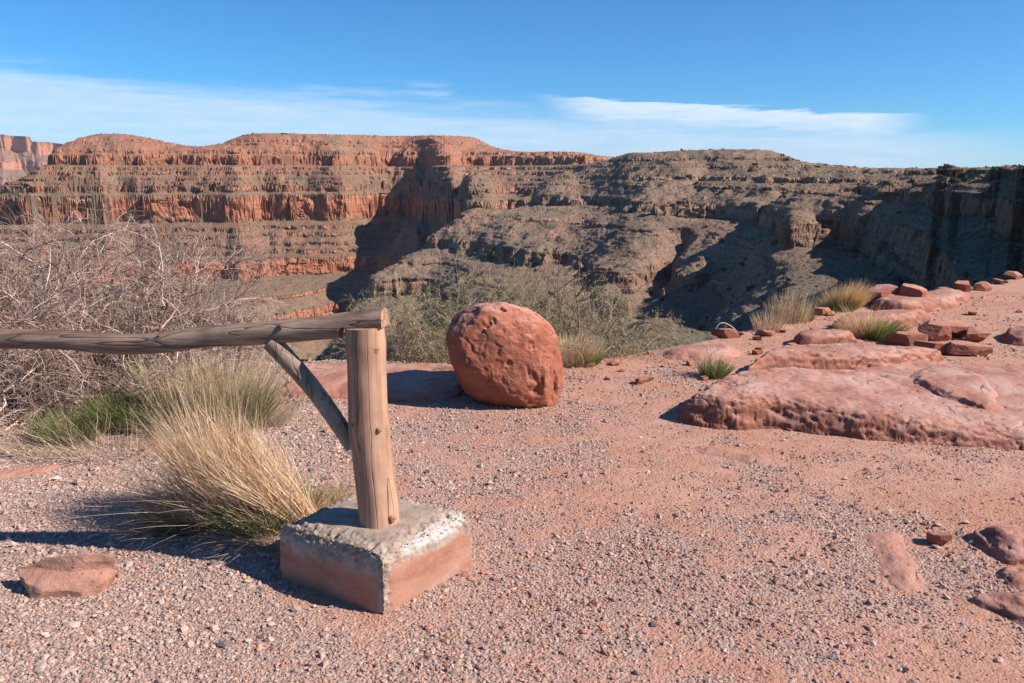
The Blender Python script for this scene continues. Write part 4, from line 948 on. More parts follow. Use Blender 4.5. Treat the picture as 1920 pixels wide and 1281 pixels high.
# concrete footing
def footing():
    Fp, Lp, Rp = G(721, 1157)[:2], G(526, 1087)[:2], G(886, 1061)[:2]
    e1, e2 = Lp - Fp, Rp - Fp; a, b = np.linalg.norm(e1), np.linalg.norm(e2); e1 /= a; e2 /= b
    H, n = 0.255, 90
    faces = []; V = []
    def face(o, du, dv):
        k = len(V); u = np.linspace(0, 1, n)
        for i in u:
            for j in u: V.append(o + du * i + dv * j)
        idx = grid_faces(n, n) + k; faces.append(idx)
    O = np.zeros(3); X = np.array((a, 0, 0)); Y = np.array((0, b, 0)); Zz = np.array((0, 0, H + 0.05)); Bz = np.array((0, 0, -0.05))
    face(Bz + O, X, Zz); face(Bz + X, Y, Zz); face(Bz + X + Y, -X, Zz); face(Bz + Y, -Y, Zz); face(O + (0, 0, H), Y, X)
    V = np.array(V); F = np.concatenate(faces)
    q = V * 9
    dt = H - V[:, 2]; d1 = np.minimum(V[:, 0], a - V[:, 0]); d2 = np.minimum(V[:, 1], b - V[:, 1])
    V0 = V.copy()
    r = 0.062 + 0.06 * fbm3(q, 4, 501); r = np.clip(r, 0.014, 0.12)
    for ax, L in ((0, a), (1, b)):
        d = np.minimum(V[:, ax], L - V[:, ax]); sg = np.where(V[:, ax] < L / 2, 1, -1)
        m = (d < r) & (H - V[:, 2] < r)
        u, w = r - d, r - (H - V[:, 2]); l = np.hypot(u, w) + 1e-9; k = np.where(m & (l > r), r / l, 1)
        V[:, ax] = np.where(m & (l > r), V[:, ax] + sg * (u - u * k) * 0.75, V[:, ax]); V[:, 2] = np.where(m & (l > r), V[:, 2] - (w - w * k), V[:, 2])
    # vertical corners
    r2 = np.clip(0.014 + 0.018 * fbm3(q * 1.5, 3, 505), 0.004, 0.05)
    d1 = np.minimum(V[:, 0], a - V[:, 0]); d2 = np.minimum(V[:, 1], b - V[:, 1]); m = (d1 < r2) & (d2 < r2)
    u, w = r2 - d1, r2 - d2; l = np.hypot(u, w) + 1e-9; k = np.where(l > r2, r2 / l, 1)
    V[:, 0] = np.where(m, V[:, 0] + np.where(V0[:, 0] < a / 2, 1, -1) * (u - u * k), V[:, 0]); V[:, 1] = np.where(m, V[:, 1] + np.where(V0[:, 1] < b / 2, 1, -1) * (w - w * k), V[:, 1])
    nearedge = np.maximum(sstep(0.11, 0.03, np.hypot(np.minimum(np.minimum(V0[:, 0], a - V0[:, 0]), np.minimum(V0[:, 1], b - V0[:, 1])), H - V0[:, 2])), 0)
    corner = sstep(0.05, 0.01, np.hypot(V0[:, 0], V0[:, 1]))
    rough = np.maximum(nearedge, corner)
    nrm = np.stack([np.where(V0[:, 0] <= 1e-6, -1, np.where(V0[:, 0] >= a - 1e-6, 1, 0)), np.where(V0[:, 1] <= 1e-6, -1, np.where(V0[:, 1] >= b - 1e-6, 1, 0)), np.where(V0[:, 2] >= H - 1e-6, 1, 0)], 1).astype(float)
    nrm /= np.maximum(np.linalg.norm(nrm, axis=1), 1e-6)[:, None]
    cav = np.abs(fbm3(V0 * 26, 4, 511))
    V -= nrm * (rough * (0.050 * cav + 0.004) + 0.003 * fbm3(V0 * 12, 4, 512))[:, None]
    V[:, 2] += 0.004 * fbm3(V0 * 7, 3, 513) * (V0[:, 2] > H - 1e-6)
    right = V0[:, 0] <= 1e-6
    paint = np.clip(sstep(0.115, 0.20, V0[:, 2] + 0.05 * fbm3(V0 * 14, 3, 514)) * np.where(right, 0.8, 1.0) + corner * 0.8, 0, 1)
    top = V0[:, 2] >= H - 1e-6; paint = np.where(top, 1, paint)
    band = V0[:, 1] / b
    white = sstep(0.15, 0.21, V0[:, 2]) * (V0[:, 0] < 0.055) * sstep(0.10, 0.3, band) * sstep(1.02, 0.86, band)
    white = np.where(top, sstep(0.085, 0.02, V0[:, 0]) * sstep(0.2, 0.45, band) * 0.9, white)
    W = np.zeros_like(V); W[:, :2] = Fp[None] + V[:, :1] * e1[None] + V[:, 1:2] * e2[None]; W[:, 2] = V[:, 2]
    # weld coincident corners so shading is continuous
    key = np.round(V0 / 1e-5).astype(np.int64); _, first, inv = np.unique(key, axis=0, return_index=True, return_inverse=True); inv = inv.ravel()
    acc = np.zeros((len(first), 3)); cnt = np.zeros(len(first)); np.add.at(acc, inv, W); np.add.at(cnt, inv, 1)
    pa = np.zeros(len(first)); np.maximum.at(pa, inv, paint); wa = np.zeros(len(first)); np.maximum.at(wa, inv, white)
    o = mesh_np('concrete_footing', acc / cnt[:, None], inv[F], M['concrete'], parent=fence, smooth=True, attrs={'paint': pa, 'white': wa})
    o.data.transform(Matrix.Translation((-POSTX, -POSTY, 0)))
footing()
# ================================================================ GRASSES
def blades(n, base, brad, length, lean, spread, width, pal, seed, curl=0.35, S=6, sq=1.0, wob=0.04):
    """ribbons: base (x,y,z), brad radius of the root crown, lean vector added to every stalk, spread = how far they fan out"""
    n = int(n * 1.2); width = width * 0.66
    r = np.random.default_rng(seed)
    a = r.uniform(0, 6.283, n); rr = np.sqrt(r.uniform(0, 1, n))
    off = np.stack([np.cos(a) * rr * brad[0], np.sin(a) * rr * brad[1], np.zeros(n)], 1)
    p0 = np.asarray(base) + off; p0[:, 2] = gz(p0[:, 0], p0[:, 1], False) - 0.01 + (base[2] if len(base) > 2 else 0)
    a2 = a + r.normal(0, 0.6, n); sp = spread * (0.25 + 0.75 * rr) * r.uniform(0.3, 1.25, n)
    d = np.stack([np.cos(a2) * sp, np.sin(a2) * sp, np.ones(n)], 1) + np.asarray(lean) * r.uniform(0.6, 1.3, (n, 1))
    d /= np.linalg.norm(d, axis=1)[:, None]
    Ln = r.uniform(length[0], length[1], n) * (1 - 0.25 * rr)
    t = np.linspace(0, 1, S + 1)[None, :, None]
    hor = d * np.array((1, 1, 0)); hn = hor / (np.linalg.norm(hor, axis=1)[:, None] + 1e-6)
    bend = hn * curl * r.uniform(0.2, 1.4, (n, 1)) + np.array((0, 0, -1)) * curl * 0.55 * r.uniform(0, 1.3, (n, 1)) + r.normal(0, wob, (n, 3))
    c = p0[:, None, :] + Ln[:, None, None] * (d[:, None, :] * t + bend[:, None, :] * t ** 2 * 0.8)
    c = c + (r.normal(0, 0.004, (n, S + 1, 3)) * t)
    side = np.cross(d, r.normal(0, 1, (n, 3))); side /= np.linalg.norm(side, axis=1)[:, None]
    w = width * r.uniform(0.6, 1.3, n)[:, None] * np.interp(np.linspace(0, 1, S + 1), [0, .2, .7, 1], [0.8, 1, .8, .25])[None]
    V = np.stack([c - side[:, None, :] * w[..., None] / 2, c + side[:, None, :] * w[..., None] / 2], 2)
    i = (np.arange(n) * (S + 1) * 2)[:, None] + (np.arange(S) * 2)[None]
    F = np.stack([i, i + 1, i + 3, i + 2], -1).reshape(-1, 4)
    pal = np.asarray(pal); col = pal[r.integers(0, len(pal), n)] * r.uniform(0.75, 1.25, (n, 1))
    K = np.broadcast_to(col[:, None, None, :], (n, S + 1, 2, 3)).reshape(-1, 3)
    return V.reshape(-1, 3), F, K
def joinb(*bs):
    V, F, K, o = [], [], [], 0
    for v, f, k in bs: V.append(v); F.append(f + o); K.append(k); o += len(v)
    return np.concatenate(V), np.concatenate(F), np.concatenate(K)
STRAW = [(0.80, 0.56, 0.35), (0.70, 0.46, 0.27), (0.58, 0.37, 0.21), (0.86, 0.66, 0.46), (0.48, 0.29, 0.16)]
PALE = [(0.78, 0.58, 0.38), (0.66, 0.48, 0.30), (0.82, 0.65, 0.46), (0.54, 0.39, 0.24), (0.42, 0.34, 0.17)]
GOLD = [(0.72, 0.47, 0.20), (0.60, 0.38, 0.15), (0.78, 0.55, 0.27), (0.48, 0.29, 0.11)]
GREEN = [(0.10, 0.125, 0.035), (0.14, 0.16, 0.05), (0.075, 0.09, 0.028), (0.20, 0.20, 0.075)]
DEAD = [(0.27, 0.19, 0.125), (0.34, 0.25, 0.17), (0.20, 0.135, 0.09), (0.40, 0.31, 0.22)]
def tussock(name, loc, label, cat_, dry, green, group=None):
    e = empty(name, (loc[0], loc[1], float(gz(loc[0], loc[1], False))), label, cat_, group)
    L = np.array(e.location)
    if dry: 
        v, f, k = joinb(*dry); mesh_np('dry_stalks', v - L, f, M['straw'], parent=e, cols=k)
    if green:
        v, f, k = joinb(*green); mesh_np('green_leaves', v - L, f, M['leaf'], parent=e, cols=k)
    return e
b0 = G(500, 1005)
def bx(px, py): p = G(px, py); return (p[0], p[1], 0)
tussock('grass_tussock', b0, 'tall straw coloured tussock bending left beside the concrete block', 'grass tussock',
    [blades(1100, bx(560, 990), (0.12, 0.09), (0.34, 0.66), (-1.0, 0.05, 0), 0.42, 0.0034, STRAW, 1, 0.14, wob=0.06),
     blades(1000, bx(510, 985), (0.14, 0.12), (0.36, 0.66), (-0.70, 0.05, 0), 0.42, 0.0034, STRAW, 2, 0.12, wob=0.06),
     blades(900, bx(450, 985), (0.14, 0.12), (0.36, 0.70), (-0.38, 0.05, 0), 0.40, 0.0032, STRAW, 3, 0.10, wob=0.06),
     blades(420, bx(415, 985), (0.12, 0.10), (0.48, 0.76), (-0.10, 0.05, 0), 0.30, 0.0032, STRAW, 10, 0.06, wob=0.06),
     blades(420, bx(375, 1000), (0.15, 0.12), (0.20, 0.42), (-0.35, 0.0, 0), 0.55, 0.003, DEAD, 4, 0.2, wob=0.1),
     blades(260, bx(345, 1010), (0.16, 0.06), (0.10, 0.28), (-0.6, -0.3, -0.2), 0.9, 0.003, DEAD, 5, 0.4, wob=0.12),
     blades(300, bx(510, 1030), (0.20, 0.05), (0.10, 0.28), (-0.3, -0.5, -0.3), 1.0, 0.003, DEAD + STRAW[2:3], 6, 0.5, wob=0.12),
     blades(300, bx(470, 1000), (0.22, 0.12), (0.25, 0.6), (-0.5, 0, 0.1), 0.9, 0.0030, STRAW + DEAD, 50, 0.6, wob=0.25),
     blades(260, bx(600, 968), (0.10, 0.05), (0.1, 0.3), (0.7, 0.1, -0.2), 0.9, 0.003, STRAW, 7, 0.4)],
    [blades(620, bx(470, 1010), (0.16, 0.08), (0.08, 0.20), (0.1, -0.15, 0), 0.8, 0.006, GREEN, 8, 0.3, wob=0.1),
     blades(620, bx(365, 1005), (0.14, 0.08), (0.08, 0.22), (-0.2, -0.1, 0), 0.8, 0.006, GREEN, 9, 0.3, wob=0.1)])
c0 = G(395, 800)
tussock('grass_tussock', c0, 'pale bushy tussock mixed with green, behind the bending one', 'grass tussock',
    [blades(1300, bx(350, 795), (0.24, 0.16), (0.30, 0.58), (0.0, 0, 0), 0.48, 0.0036, PALE, 11, 0.15),
     blades(1300, bx(430, 792), (0.24, 0.16), (0.32, 0.58), (0.1, 0, 0), 0.45, 0.0036, PALE, 12, 0.15),
     blades(600, bx(470, 800), (0.2, 0.12), (0.2, 0.42), (0.25, -0.1, 0), 0.8, 0.0034, PALE + DEAD[:2], 13, 0.3),
     blades(500, bx(360, 820), (0.3, 0.08), (0.15, 0.35), (-0.1, -0.4, 0), 0.9, 0.0032, DEAD, 14, 0.4)],
    [blades(900, bx(410, 800), (0.3, 0.16), (0.22, 0.42), (0.1, 0, 0), 0.5, 0.005, GREEN[1:] + [(0.24, 0.23, 0.08)], 15, 0.2)])
g0 = G(200, 838)
tussock('green_grass_patch', g0, 'patch of fresh green grass under the bare bushes', 'grass',
    [blades(420, bx(190, 852), (0.55, 0.12), (0.12, 0.32), (-0.1, -0.3, 0), 0.8, 0.003, DEAD + PALE[:2], 21, 0.4)],
    [blades(900, bx(245, 815), (0.20, 0.12), (0.15, 0.34), (0, 0, 0), 0.6, 0.0045, [(0.13, 0.16, 0.045), (0.17, 0.20, 0.06), (0.08, 0.10, 0.03), (0.25, 0.22, 0.10)], 22, 0.25, wob=0.1),
     blades(700, bx(130, 832), (0.18, 0.10), (0.10, 0.25), (0, 0, 0), 0.7, 0.0045, [(0.17, 0.20, 0.055), (0.23, 0.25, 0.08), (0.12, 0.14, 0.04), (0.30, 0.25, 0.11)], 23, 0.3, wob=0.1)])
tussock('grass_tussock', G(1575, 580), 'dense fluffy golden tussock on the rim', 'grass tussock',
    [blades(2600, bx(1575, 578), (0.22, 0.16), (0.26, 0.50), (0, 0, 0), 0.75, 0.0042, GOLD + STRAW[:2], 31, 0.15)],
    [blades(600, bx(1572, 582), (0.18, 0.14), (0.12, 0.25), (0, 0, 0), 0.8, 0.006, [(0.14, 0.14, 0.04), (0.18, 0.16, 0.05)], 32, 0.2)])
tussock('grass_tussock', G(1480, 610), 'thin upright straw tussock left of the golden one', 'grass tussock',
    [blades(420, bx(1478, 604), (0.22, 0.12), (0.25, 0.46), (0.05, 0, 0), 0.35, 0.0042, STRAW + DEAD[:2], 33, 0.08)],
    [blades(160, bx(1508, 602), (0.08, 0.08), (0.1, 0.2), (0, 0, 0), 0.6, 0.006, [(0.20, 0.20, 0.06)], 34, 0.2)])
tussock('grass_tussock', G(1440, 622), 'low wispy straw tussock at the lip left of the thin upright one', 'grass tussock',
    [blades(300, bx(1440, 619), (0.15, 0.10), (0.12, 0.28), (0, 0, 0), 0.5, 0.0040, STRAW + DEAD[:2], 35, 0.1)], None)
tussock('grass_tussock', G(1632, 638), 'yellow green tussock leaning right between the red slabs', 'grass tussock',
    [blades(650, bx(1620, 634), (0.18, 0.11), (0.2, 0.42), (-0.15, 0, 0), 0.75, 0.0042, STRAW + GOLD[:2], 36, 0.25)],
    [blades(650, bx(1650, 638), (0.15, 0.09), (0.15, 0.30), (0.3, 0, 0), 0.7, 0.006, [(0.22, 0.26, 0.06), (0.16, 0.20, 0.045)], 37, 0.25)])
tussock('grass_tussock', G(1338, 708), 'small green tussock with grey stalks at the left end of the largest slab', 'grass tussock',
    [blades(160, bx(1332, 706), (0.08, 0.07), (0.15, 0.34), (-0.05, 0, 0), 0.4, 0.0036, PALE + DEAD, 38, 0.08)],
    [blades(420, bx(1340, 708), (0.09, 0.07), (0.10, 0.20), (0.05, 0, 0), 0.7, 0.005, [(0.14, 0.18, 0.045), (0.19, 0.22, 0.07)], 39, 0.2)])
tussock('grass_tussock', G(1075, 682), 'soft pale tussock peeping out right of the boulder', 'grass tussock',
    [blades(1500, bx(1066, 684), (0.22, 0.12), (0.2, 0.36), (0.05, 0, 0), 0.6, 0.0038, PALE + STRAW[:1], 40, 0.15)],
    [blades(500, bx(1098, 684), (0.10, 0.09), (0.12, 0.24), (0.15, 0, 0), 0.6, 0.005, [(0.16, 0.20, 0.045), (0.22, 0.25, 0.08)], 41, 0.2)])
tussock('weed', G(578, 958), 'small green weed left of the fence post behind the concrete block', 'weed',
    [blades(60, bx(590, 962), (0.05, 0.04), (0.06, 0.16), (0, 0, 0), 0.8, 0.003, STRAW, 42, 0.2)],
    [blades(150, bx(578, 957), (0.05, 0.04), (0.08, 0.19), (0, 0, 0), 0.6, 0.0055, [(0.17, 0.22, 0.05), (0.22, 0.26, 0.08)], 43, 0.15)])
tussock('weed', G(632, 945), 'wispy yellowish weed touching the fence post behind the concrete block', 'weed',
    [blades(90, bx(634, 948), (0.04, 0.04), (0.1, 0.22), (0.05, 0, 0), 0.5, 0.003, STRAW + DEAD[:1], 44, 0.1)],
    [blades(50, bx(630, 946), (0.03, 0.03), (0.08, 0.18), (0, 0, 0), 0.5, 0.0045, [(0.20, 0.19, 0.06)], 45, 0.1)])

# ================================================================ BARE BUSHES
def tubes_batch(branches, sides):
    """branches: list of (points (k,3), radii (k,), colour)"""
    V, F, K, off = [], [], [], 0
    by = {}
    for b in branches: by.setdefault((len(b[0]), 3 if b[1][0] < 0.004 else sides), []).append(b)
    for (k, sd), bs in by.items():
        P = np.array([b[0] for b in bs]); R = np.array([b[1] for b in bs]); Cc = np.array([b[2] for b in bs]); n = len(bs)
        T = np.gradient(P, axis=1); T /= np.linalg.norm(T, axis=2)[..., None] + 1e-9
        ref = np.where(np.abs(T[..., 2:3]) < 0.8, np.array((0, 0, 1.0)), np.array((1.0, 0, 0)))
        N = np.cross(T, ref); N /= np.linalg.norm(N, axis=2)[..., None] + 1e-9; B = np.cross(T, N)
        a = np.linspace(0, 2 * np.pi, sd, endpoint=False)
        W = P[:, :, None, :] + (np.cos(a)[None, None, :, None] * N[:, :, None, :] + np.sin(a)[None, None, :, None] * B[:, :, None, :]) * R[:, :, None, None]
        i = off + (np.arange(n) * k * sd)[:, None, None] + (np.arange(k - 1) * sd)[None, :, None]; j = np.arange(sd)[None, None]; j2 = (j + 1) % sd
        F.append(np.stack([i + j, i + j2, i + sd + j2, i + sd + j], -1).reshape(-1, 4))
        V.append(W.reshape(-1, 3)); K.append(np.repeat(Cc, k * sd, 0)); off += n * k * sd
    return np.concatenate(V), np.concatenate(F), np.concatenate(K)
GREY = np.array([(0.44, 0.29, 0.225), (0.53, 0.38, 0.31), (0.33, 0.205, 0.155), (0.64, 0.50, 0.43), (0.20, 0.12, 0.095), (0.13, 0.072, 0.055)])
TAN = np.array([(0.44, 0.33, 0.24), (0.34, 0.25, 0.18), (0.50, 0.385, 0.28), (0.24, 0.165, 0.12)])
BROWN = np.array([(0.20, 0.12, 0.085), (0.28, 0.18, 0.13), (0.15, 0.09, 0.065), (0.33, 0.235, 0.18)])
def bush(name, loc, label, cat_, n_stems, L0, elev, seed, pal=GREY, spreadxy=(1, 1), r0=0.013, depth=3, kids=(7, 9, 7), az=None, leaves=0, leafpal=None, base=(0.12, 0.1), gz_off=0.0, group=None, zig=0.16, ratio=(0.34, 0.62), rmin=0.0008, grav=0.0):
    r = np.random.default_rng(seed); big, small, tips = [], [], []
    z0 = float(gz(loc[0], loc[1], False)) + gz_off
    def grow(p, d, L, rad, lev):
        k = 8 if lev == 0 else (7 if lev == 1 else 5)
        pts = [p]; q = p.copy(); dd = d.copy()
        for i in range(k - 1):
            dd = dd + r.normal(0, zig * (1 + 0.35 * lev), 3) + np.array((0, 0, -grav)); dd /= np.linalg.norm(dd)
            q = q + dd * L / (k - 1); pts.append(q)
        pts = np.array(pts); rr = np.linspace(rad, max(rmin * 0.8, rad * 0.35), k)
        col = pal[r.integers(0, len(pal))] * r.uniform(0.8, 1.2)
        (big if lev == 0 else small).append((pts, rr, col))
        if lev >= depth:
            tips.append((pts[-1], dd)); tips.append((pts[-2], dd)); return
        m = max(2, int(r.normal(kids[lev], 1.2)))
        for j in range(m):
            t = r.uniform(0.22, 1.0) * (k - 1); i0 = min(int(t), k - 2); pp = pts[i0] + (pts[i0 + 1] - pts[i0]) * (t - i0)
            tg = pts[i0 + 1] - pts[i0]; tg = tg / np.linalg.norm(tg)
            sdv = np.cross(tg, r.normal(size=3)); sdv /= np.linalg.norm(sdv); an = r.uniform(0.5, 1.15)
            nd = tg * math.cos(an) + sdv * math.sin(an); nd[2] += 0.12; nd /= np.linalg.norm(nd)
            grow(pp, nd, L * r.uniform(*ratio), max(rmin, rad * r.uniform(0.38, 0.55)), lev + 1)
    for i in range(n_stems):
        a = r.uniform(0, 6.283) if az is None else r.uniform(*az); e = r.uniform(*elev)
        d = np.array((math.cos(a) * math.cos(e) * spreadxy[0], math.sin(a) * math.cos(e) * spreadxy[1], math.sin(e))); d /= np.linalg.norm(d)
        p = np.array((loc[0] + r.uniform(-1, 1) * base[0], loc[1] + r.uniform(-1, 1) * base[1], z0 - 0.04))
        grow(p, d, L0 * r.uniform(0.7, 1.15), r0 * r.uniform(0.7, 1.25), 0)
    e = empty(name, (loc[0], loc[1], z0), label, cat_, group); L = np.array((loc[0], loc[1], z0))
    v, f, k = tubes_batch(big, 6); mesh_np('stems', v - L, f, M['twig'], parent=e, cols=k, smooth=True)
    v, f, k = tubes_batch(small, 4); mesh_np('twigs', v - L, f, M['twig'], parent=e, cols=k, smooth=True)
    if leaves:
        lp = np.asarray(leafpal); idx = r.integers(0, len(tips), leaves); P = np.array([tips[i][0] for i in idx]) + r.normal(0, 0.014, (leaves, 3)); D = np.array([tips[i][1] for i in idx]) + r.normal(0, 0.45, (leaves, 3)); D /= np.linalg.norm(D, axis=1)[:, None]
        S_ = np.cross(D, r.normal(size=(leaves, 3))); S_ /= np.linalg.norm(S_, axis=1)[:, None]
        ln = r.uniform(0.014, 0.038, leaves)[:, None]; wd = r.uniform(0.0018, 0.0036, leaves)[:, None]
        V = np.stack([P, P + D * ln * 0.5 + S_ * wd, P + D * ln, P + D * ln * 0.5 - S_ * wd], 1).reshape(-1, 3)
        F = np.arange(leaves * 4).reshape(-1, 4); K = np.repeat(lp[r.integers(0, len(lp), leaves)] * r.uniform(0.75, 1.25, (leaves, 1)), 4, 0)
        mesh_np('leaves', V - L, F, M['leaf'], parent=e, cols=K)
    return e
E = math.pi / 2
bush('bare_bush', (-3.25, 5.15), 'tallest bare grey bush at the left edge', 'bush', 16, 0.90, (0.6, 1.45), 601, kids=(9, 9, 7))
bush('bare_bush', (-2.55, 5.45), 'dense bare grey bush between the tallest one and the one with crooked dark branches', 'bush', 15, 0.74, (0.5, 1.45), 602, kids=(9, 9, 7))
bush('bare_bush', (-2.12, 5.75), 'bare grey bush with dark crooked branches reaching right over the rail', 'bush', 12, 0.62, (0.35, 1.4), 603, kids=(8, 9, 6), zig=0.2)
bush('bare_bush', (-3.7, 5.9), 'bare grey bush half out of view behind the tallest one', 'bush', 13, 1.0, (0.6, 1.45), 606, kids=(8, 9, 7))
bush('bare_bush', (-2.6, 6.2), 'bare grey bush farthest back, its top just above the others', 'bush', 14, 0.80, (0.6, 1.45), 607, kids=(8, 9, 7))
bush('bare_bush', (-3.15, 4.72), 'low tangled dead bush spilling onto the ground at the left edge', 'bush', 13, 0.48, (0.05, 1.0), 604, kids=(8, 8, 6), grav=0.06)
bush('bare_bush', (-2.3, 5.2), 'low spreading dead bush arching over the green grass', 'bush', 10, 0.5, (0.15, 1.1), 605, kids=(8, 8, 6), grav=0.05)
OL = [(0.34, 0.28, 0.11), (0.27, 0.23, 0.085), (0.42, 0.34, 0.15), (0.22, 0.19, 0.075)]
bush('brittle_shrub', (-0.72, 7.05), 'straggly olive leaved shrub left of the boulder', 'shrub', 13, 0.82, (0.5, 1.4), 611, kids=(6, 7, 5), pal=TAN, leaves=10880, leafpal=OL, r0=0.008)
bush('brittle_shrub', (-0.22, 7.1), 'airy olive leaved shrub rising above the left of the boulder', 'shrub', 12, 0.98, (0.7, 1.5), 618, kids=(6, 7, 5), pal=TAN, leaves=12240, leafpal=OL, r0=0.008)
bush('brittle_shrub', (0.18, 7.2), 'airy olive leaved shrub directly behind the boulder', 'shrub', 11, 0.88, (0.6, 1.45), 612, kids=(6, 7, 5), pal=TAN, leaves=9520, leafpal=OL, r0=0.008)
bush('brittle_shrub', (0.66, 7.2), 'olive tinged shrub on the lip right of the boulder', 'shrub', 12, 0.92, (0.5, 1.35), 613, kids=(6, 7, 5), pal=TAN, leaves=9520, leafpal=OL, r0=0.009)
bush('brittle_shrub', (1.0, 7.25), 'low grey leafless shrub at the lip, rightmost of those by the boulder', 'shrub', 13, 0.58, (0.1, 1.2), 614, pal=TAN, kids=(6, 7, 5), leaves=1200, leafpal=OL, r0=0.007)
bush('bare_bush', (-0.95, 7.0), 'low fan of pale dead branches right behind the fence post', 'bush', 13, 0.55, (0.05, 0.9), 615, kids=(6, 7, 5), r0=0.008)
bush('dead_sapling', (0.46, 7.0), 'dark reddish dead sapling standing above the boulder', 'sapling', 3, 0.98, (1.1, 1.5), 616, pal=BROWN, kids=(5, 5, 2), r0=0.013, zig=0.13, ratio=(0.3, 0.5), depth=2)
# bent white stick on the rim
sp_ = [at_depth(1338, 624, 9.0), at_depth(1347, 609, 9.0), at_depth(1358, 606, 9.0), at_depth(1372, 613, 9.0), at_depth(1384, 624, 9.0)]
V, F = tube_np(cat(np.array(sp_), np.linspace(0, 4, 24)), np.linspace(0.009, 0.006, 24), 8, True, 0.05, 9)
o = mesh_np('dry_stick', V, np.array([tuple(f) for f in F]), M['twig'], cols=np.tile((0.55, 0.46, 0.38), (len(V), 1)), smooth=True)
tag(o, 'bent whitish dry stick arching up from the rim', 'stick')
# ================================================================ CAMERA, SUN, SKY
SUN_EL, SUN_AZ = R_(36), R_(105)      # azimuth clockwise from straight ahead (+Y): just behind the right shoulder
cam = bpy.data.cameras.new('camera'); cam.sensor_width = 36; cam.lens = 36 * F_PX / 1920
cam.clip_start = 0.05; cam.clip_end = 60000
co = bpy.data.objects.new('camera', cam); C.objects.link(co); co.location = (0, 0, EYE); co.rotation_euler = (R_(90) - PITCH, 0, 0)
bpy.context.scene.camera = co
sd = Vector((math.cos(SUN_EL) * math.sin(SUN_AZ), math.cos(SUN_EL) * math.cos(SUN_AZ), math.sin(SUN_EL)))
sun = bpy.data.lights.new('sun', 'SUN'); sun.energy = 5.0; sun.angle = R_(0.5); sun.color = (1.0, 0.93, 0.84)
so = bpy.data.objects.new('sun', sun); C.objects.link(so); so.rotation_euler = sd.to_track_quat('Z', 'Y').to_euler()
w = bpy.data.worlds.new('World'); bpy.context.scene.world = w; w.use_nodes = True
wt = w.node_tree
def wn(typ, **ins):
    nd = wt.nodes.new(typ)
    for k, v in ins.items():
        k2 = int(k[1:]) if k[0] == '_' else k
        if isinstance(v, bpy.types.NodeSocket): wt.links.new(v, nd.inputs[k2])
        else: nd.inputs[k2].default_value = v
    return nd
def wm(op, a, b=0.0, clamp=False):
    nd = wt.nodes.new('ShaderNodeMath'); nd.operation = op; nd.use_clamp = clamp
    for i, v in enumerate((a, b)):
        if isinstance(v, bpy.types.NodeSocket): wt.links.new(v, nd.inputs[i])
        else: nd.inputs[i].default_value = v
    return nd.outputs[0]
def wss(a, b, x):
    nd = wt.nodes.new('ShaderNodeMapRange'); nd.interpolation_type = 'SMOOTHSTEP'
    for k, v in (('Value', x), ('From Min', a), ('From Max', b)):
        if isinstance(v, bpy.types.NodeSocket): wt.links.new(v, nd.inputs[k])
        else: nd.inputs[k].default_value = v
    return nd.outputs[0]
sky = wt.nodes.new('ShaderNodeTexSky'); sky.sky_type = 'NISHITA'; sky.sun_disc = False
sky.sun_elevation = SUN_EL; sky.sun_rotation = SUN_AZ; sky.altitude = 1400; sky.air_density = 1.0; sky.dust_density = 0.05; sky.ozone_density = 2.5
tc = wt.nodes.new('ShaderNodeTexCoord'); sp = wn('ShaderNodeSeparateXYZ', _0=tc.outputs['Generated'])
az = wm('MULTIPLY', wm('ARCTAN2', sp.outputs[0], sp.outputs[1]), 57.2958)     # degrees right of straight ahead
el = wm('MULTIPLY', wm('ARCSINE', sp.outputs[2]), 57.2958)                    # degrees above the horizon
def streak(sx, sy, detail, rough, off, dist=0.0):
    cv = wn('ShaderNodeCombineXYZ', _0=wm('MULTIPLY', az, sx), _1=wm('ADD', wm('MULTIPLY', el, sy), off))
    return wn('ShaderNodeTexNoise', Vector=cv.outputs[0], Scale=1.0, Detail=detail, Roughness=rough, Distortion=dist).outputs[0]
n1 = streak(0.06, 0.7, 5, 0.55, 3.0); n2 = streak(0.22, 2.2, 6, 0.6, 11.0, 0.4); n3 = streak(0.5, 5.0, 5, 0.6, 23.0, 0.3)
# thin veil of cirrus, thicker and higher to the left
top = wm('ADD', wm('SUBTRACT', 4.9, wm('MULTIPLY', az, 0.062)), wm('MULTIPLY', wm('SUBTRACT', n1, 0.5), 3.2))
top = wm('ADD', top, wm('MULTIPLY', wm('SUBTRACT', n3, 0.5), 1.0))
veil = wss(0.0, 1.9, wm('SUBTRACT', top, el))
veil = wm('MULTIPLY', veil, wm('ADD', 0.20, wm('MULTIPLY', n2, 0.72)))
veil = wm('MULTIPLY', wm('MULTIPLY', veil, wss(36.0, 22.0, az)), wss(-75.0, -45.0, az))
# a brighter feathered streak right of the middle
up = wm('SUBTRACT', wm('ADD', 5.25, wm('MULTIPLY', wm('SUBTRACT', n3, 0.5), 0.5)), wm('MULTIPLY', wm('SUBTRACT', az, 2.0), 0.072))
up = wm('ADD', up, wm('MULTIPLY', wm('SUBTRACT', n2, 0.5), 1.0))
lo = wm('ADD', wm('SUBTRACT', 4.6, wm('MULTIPLY', az, 0.06)), wm('MULTIPLY', wm('SUBTRACT', n2, 0.5), 2.4))
band = wm('MULTIPLY', wss(0.0, 0.22, wm('SUBTRACT', up, el)), wss(-2.2, 0.3, wm('SUBTRACT', el, lo)))
band = wm('MULTIPLY', band, wm('MULTIPLY', wss(0.5, 7.0, az), wss(27.6, 22.5, az)))
band = wm('MULTIPLY', band, wm('ADD', 0.4, wm('MULTIPLY', n3, 0.95)))
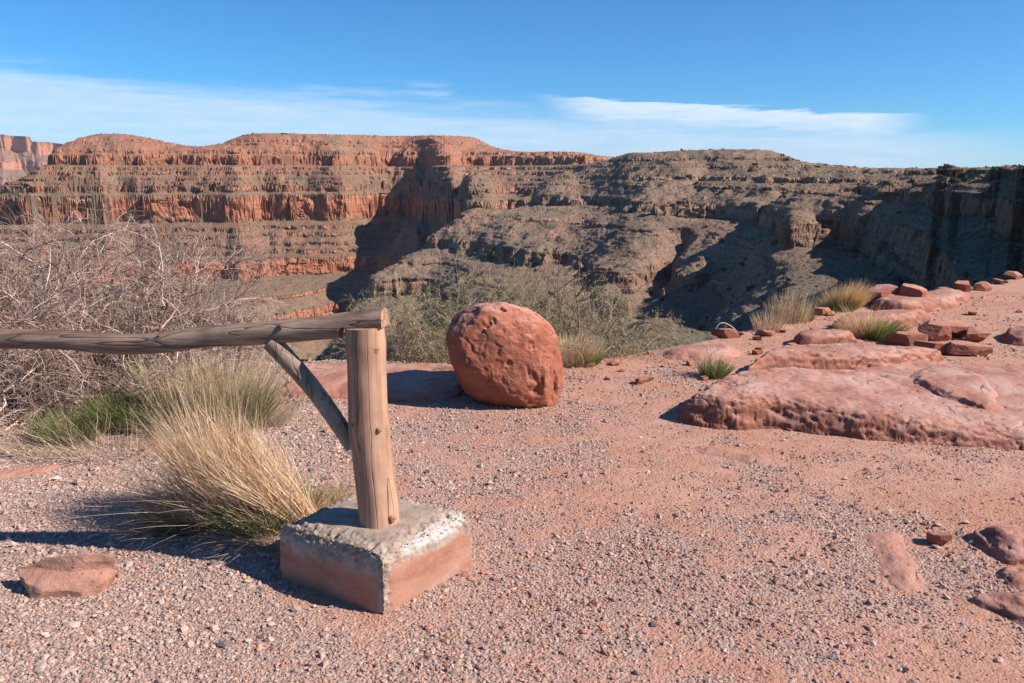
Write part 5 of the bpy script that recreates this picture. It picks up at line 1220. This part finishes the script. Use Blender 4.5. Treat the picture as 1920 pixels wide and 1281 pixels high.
# a small wisp
wv = wm('MULTIPLY', wm('MULTIPLY', wss(-10.8, -7.0, az), wss(-3.6, -5.0, az)), wm('MULTIPLY', wss(4.85, 5.2, el), wss(5.95, 5.45, wm('ADD', el, wm('MULTIPLY', az, 0.03)))))
wv = wm('MULTIPLY', wm('MULTIPLY', wv, wss(0.35, 0.7, n2)), 0.42)
fac = wm('MAXIMUM', wm('MAXIMUM', veil, band), wv)
fac = wm('MINIMUM', fac, 0.9)
mx = wt.nodes.new('ShaderNodeMix'); mx.data_type = 'RGBA'
wt.links.new(fac, mx.inputs[0]); hs = wn('ShaderNodeMix'); hs.data_type = 'RGBA'; hs.blend_type = 'MULTIPLY'; hs.inputs[0].default_value = 1.0
wt.links.new(sky.outputs[0], hs.inputs[6]); hs.inputs[7].default_value = (0.37, 0.93, 1.40, 1); wt.links.new(hs.outputs[2], mx.inputs[6]); mx.inputs[7].default_value = (8.0, 9.2, 11.2, 1)
bg = wt.nodes['Background']; wt.links.new(mx.outputs[2], bg.inputs[0]); bg.inputs[1].default_value = 0.066
vs = bpy.context.scene.view_settings
bpy.context.scene.display_settings.display_device = 'sRGB'
vs.view_transform = 'Standard'; vs.look = 'None'; vs.exposure = 0.62; vs.gamma = 1.0

# thin air between the rim and the far mesa
hz = bpy.data.materials.new('air'); hz.use_nodes = True; nt = hz.node_tree
nt.nodes.remove(nt.nodes['Principled BSDF'])
pv = nt.nodes.new('ShaderNodeVolumePrincipled'); pv.inputs['Color'].default_value = (0.86, 0.90, 1.0, 1); pv.inputs['Density'].default_value = 2.1e-5; pv.inputs['Anisotropy'].default_value = 0.2
nt.links.new(pv.outputs[0], nt.nodes['Material Output'].inputs['Volume'])
X0, X1, Y0, Y1, Z0, Z1 = -16500, 16500, -60, 20500, -480, 470
hv = np.array([(x, y, z) for x in (X0, X1) for y in (Y0, Y1) for z in (Z0, Z1)], float)
hf = np.array([(0, 1, 3, 2), (4, 6, 7, 5), (0, 4, 5, 1), (2, 3, 7, 6), (0, 2, 6, 4), (1, 5, 7, 3)])
tag(mesh_np('haze', hv, hf, hz), 'thin pale haze filling the air over the canyon', 'haze', kind='stuff')
bpy.context.scene.cycles.diffuse_bounces = 2
bpy.context.scene.cycles.volume_bounces = 0
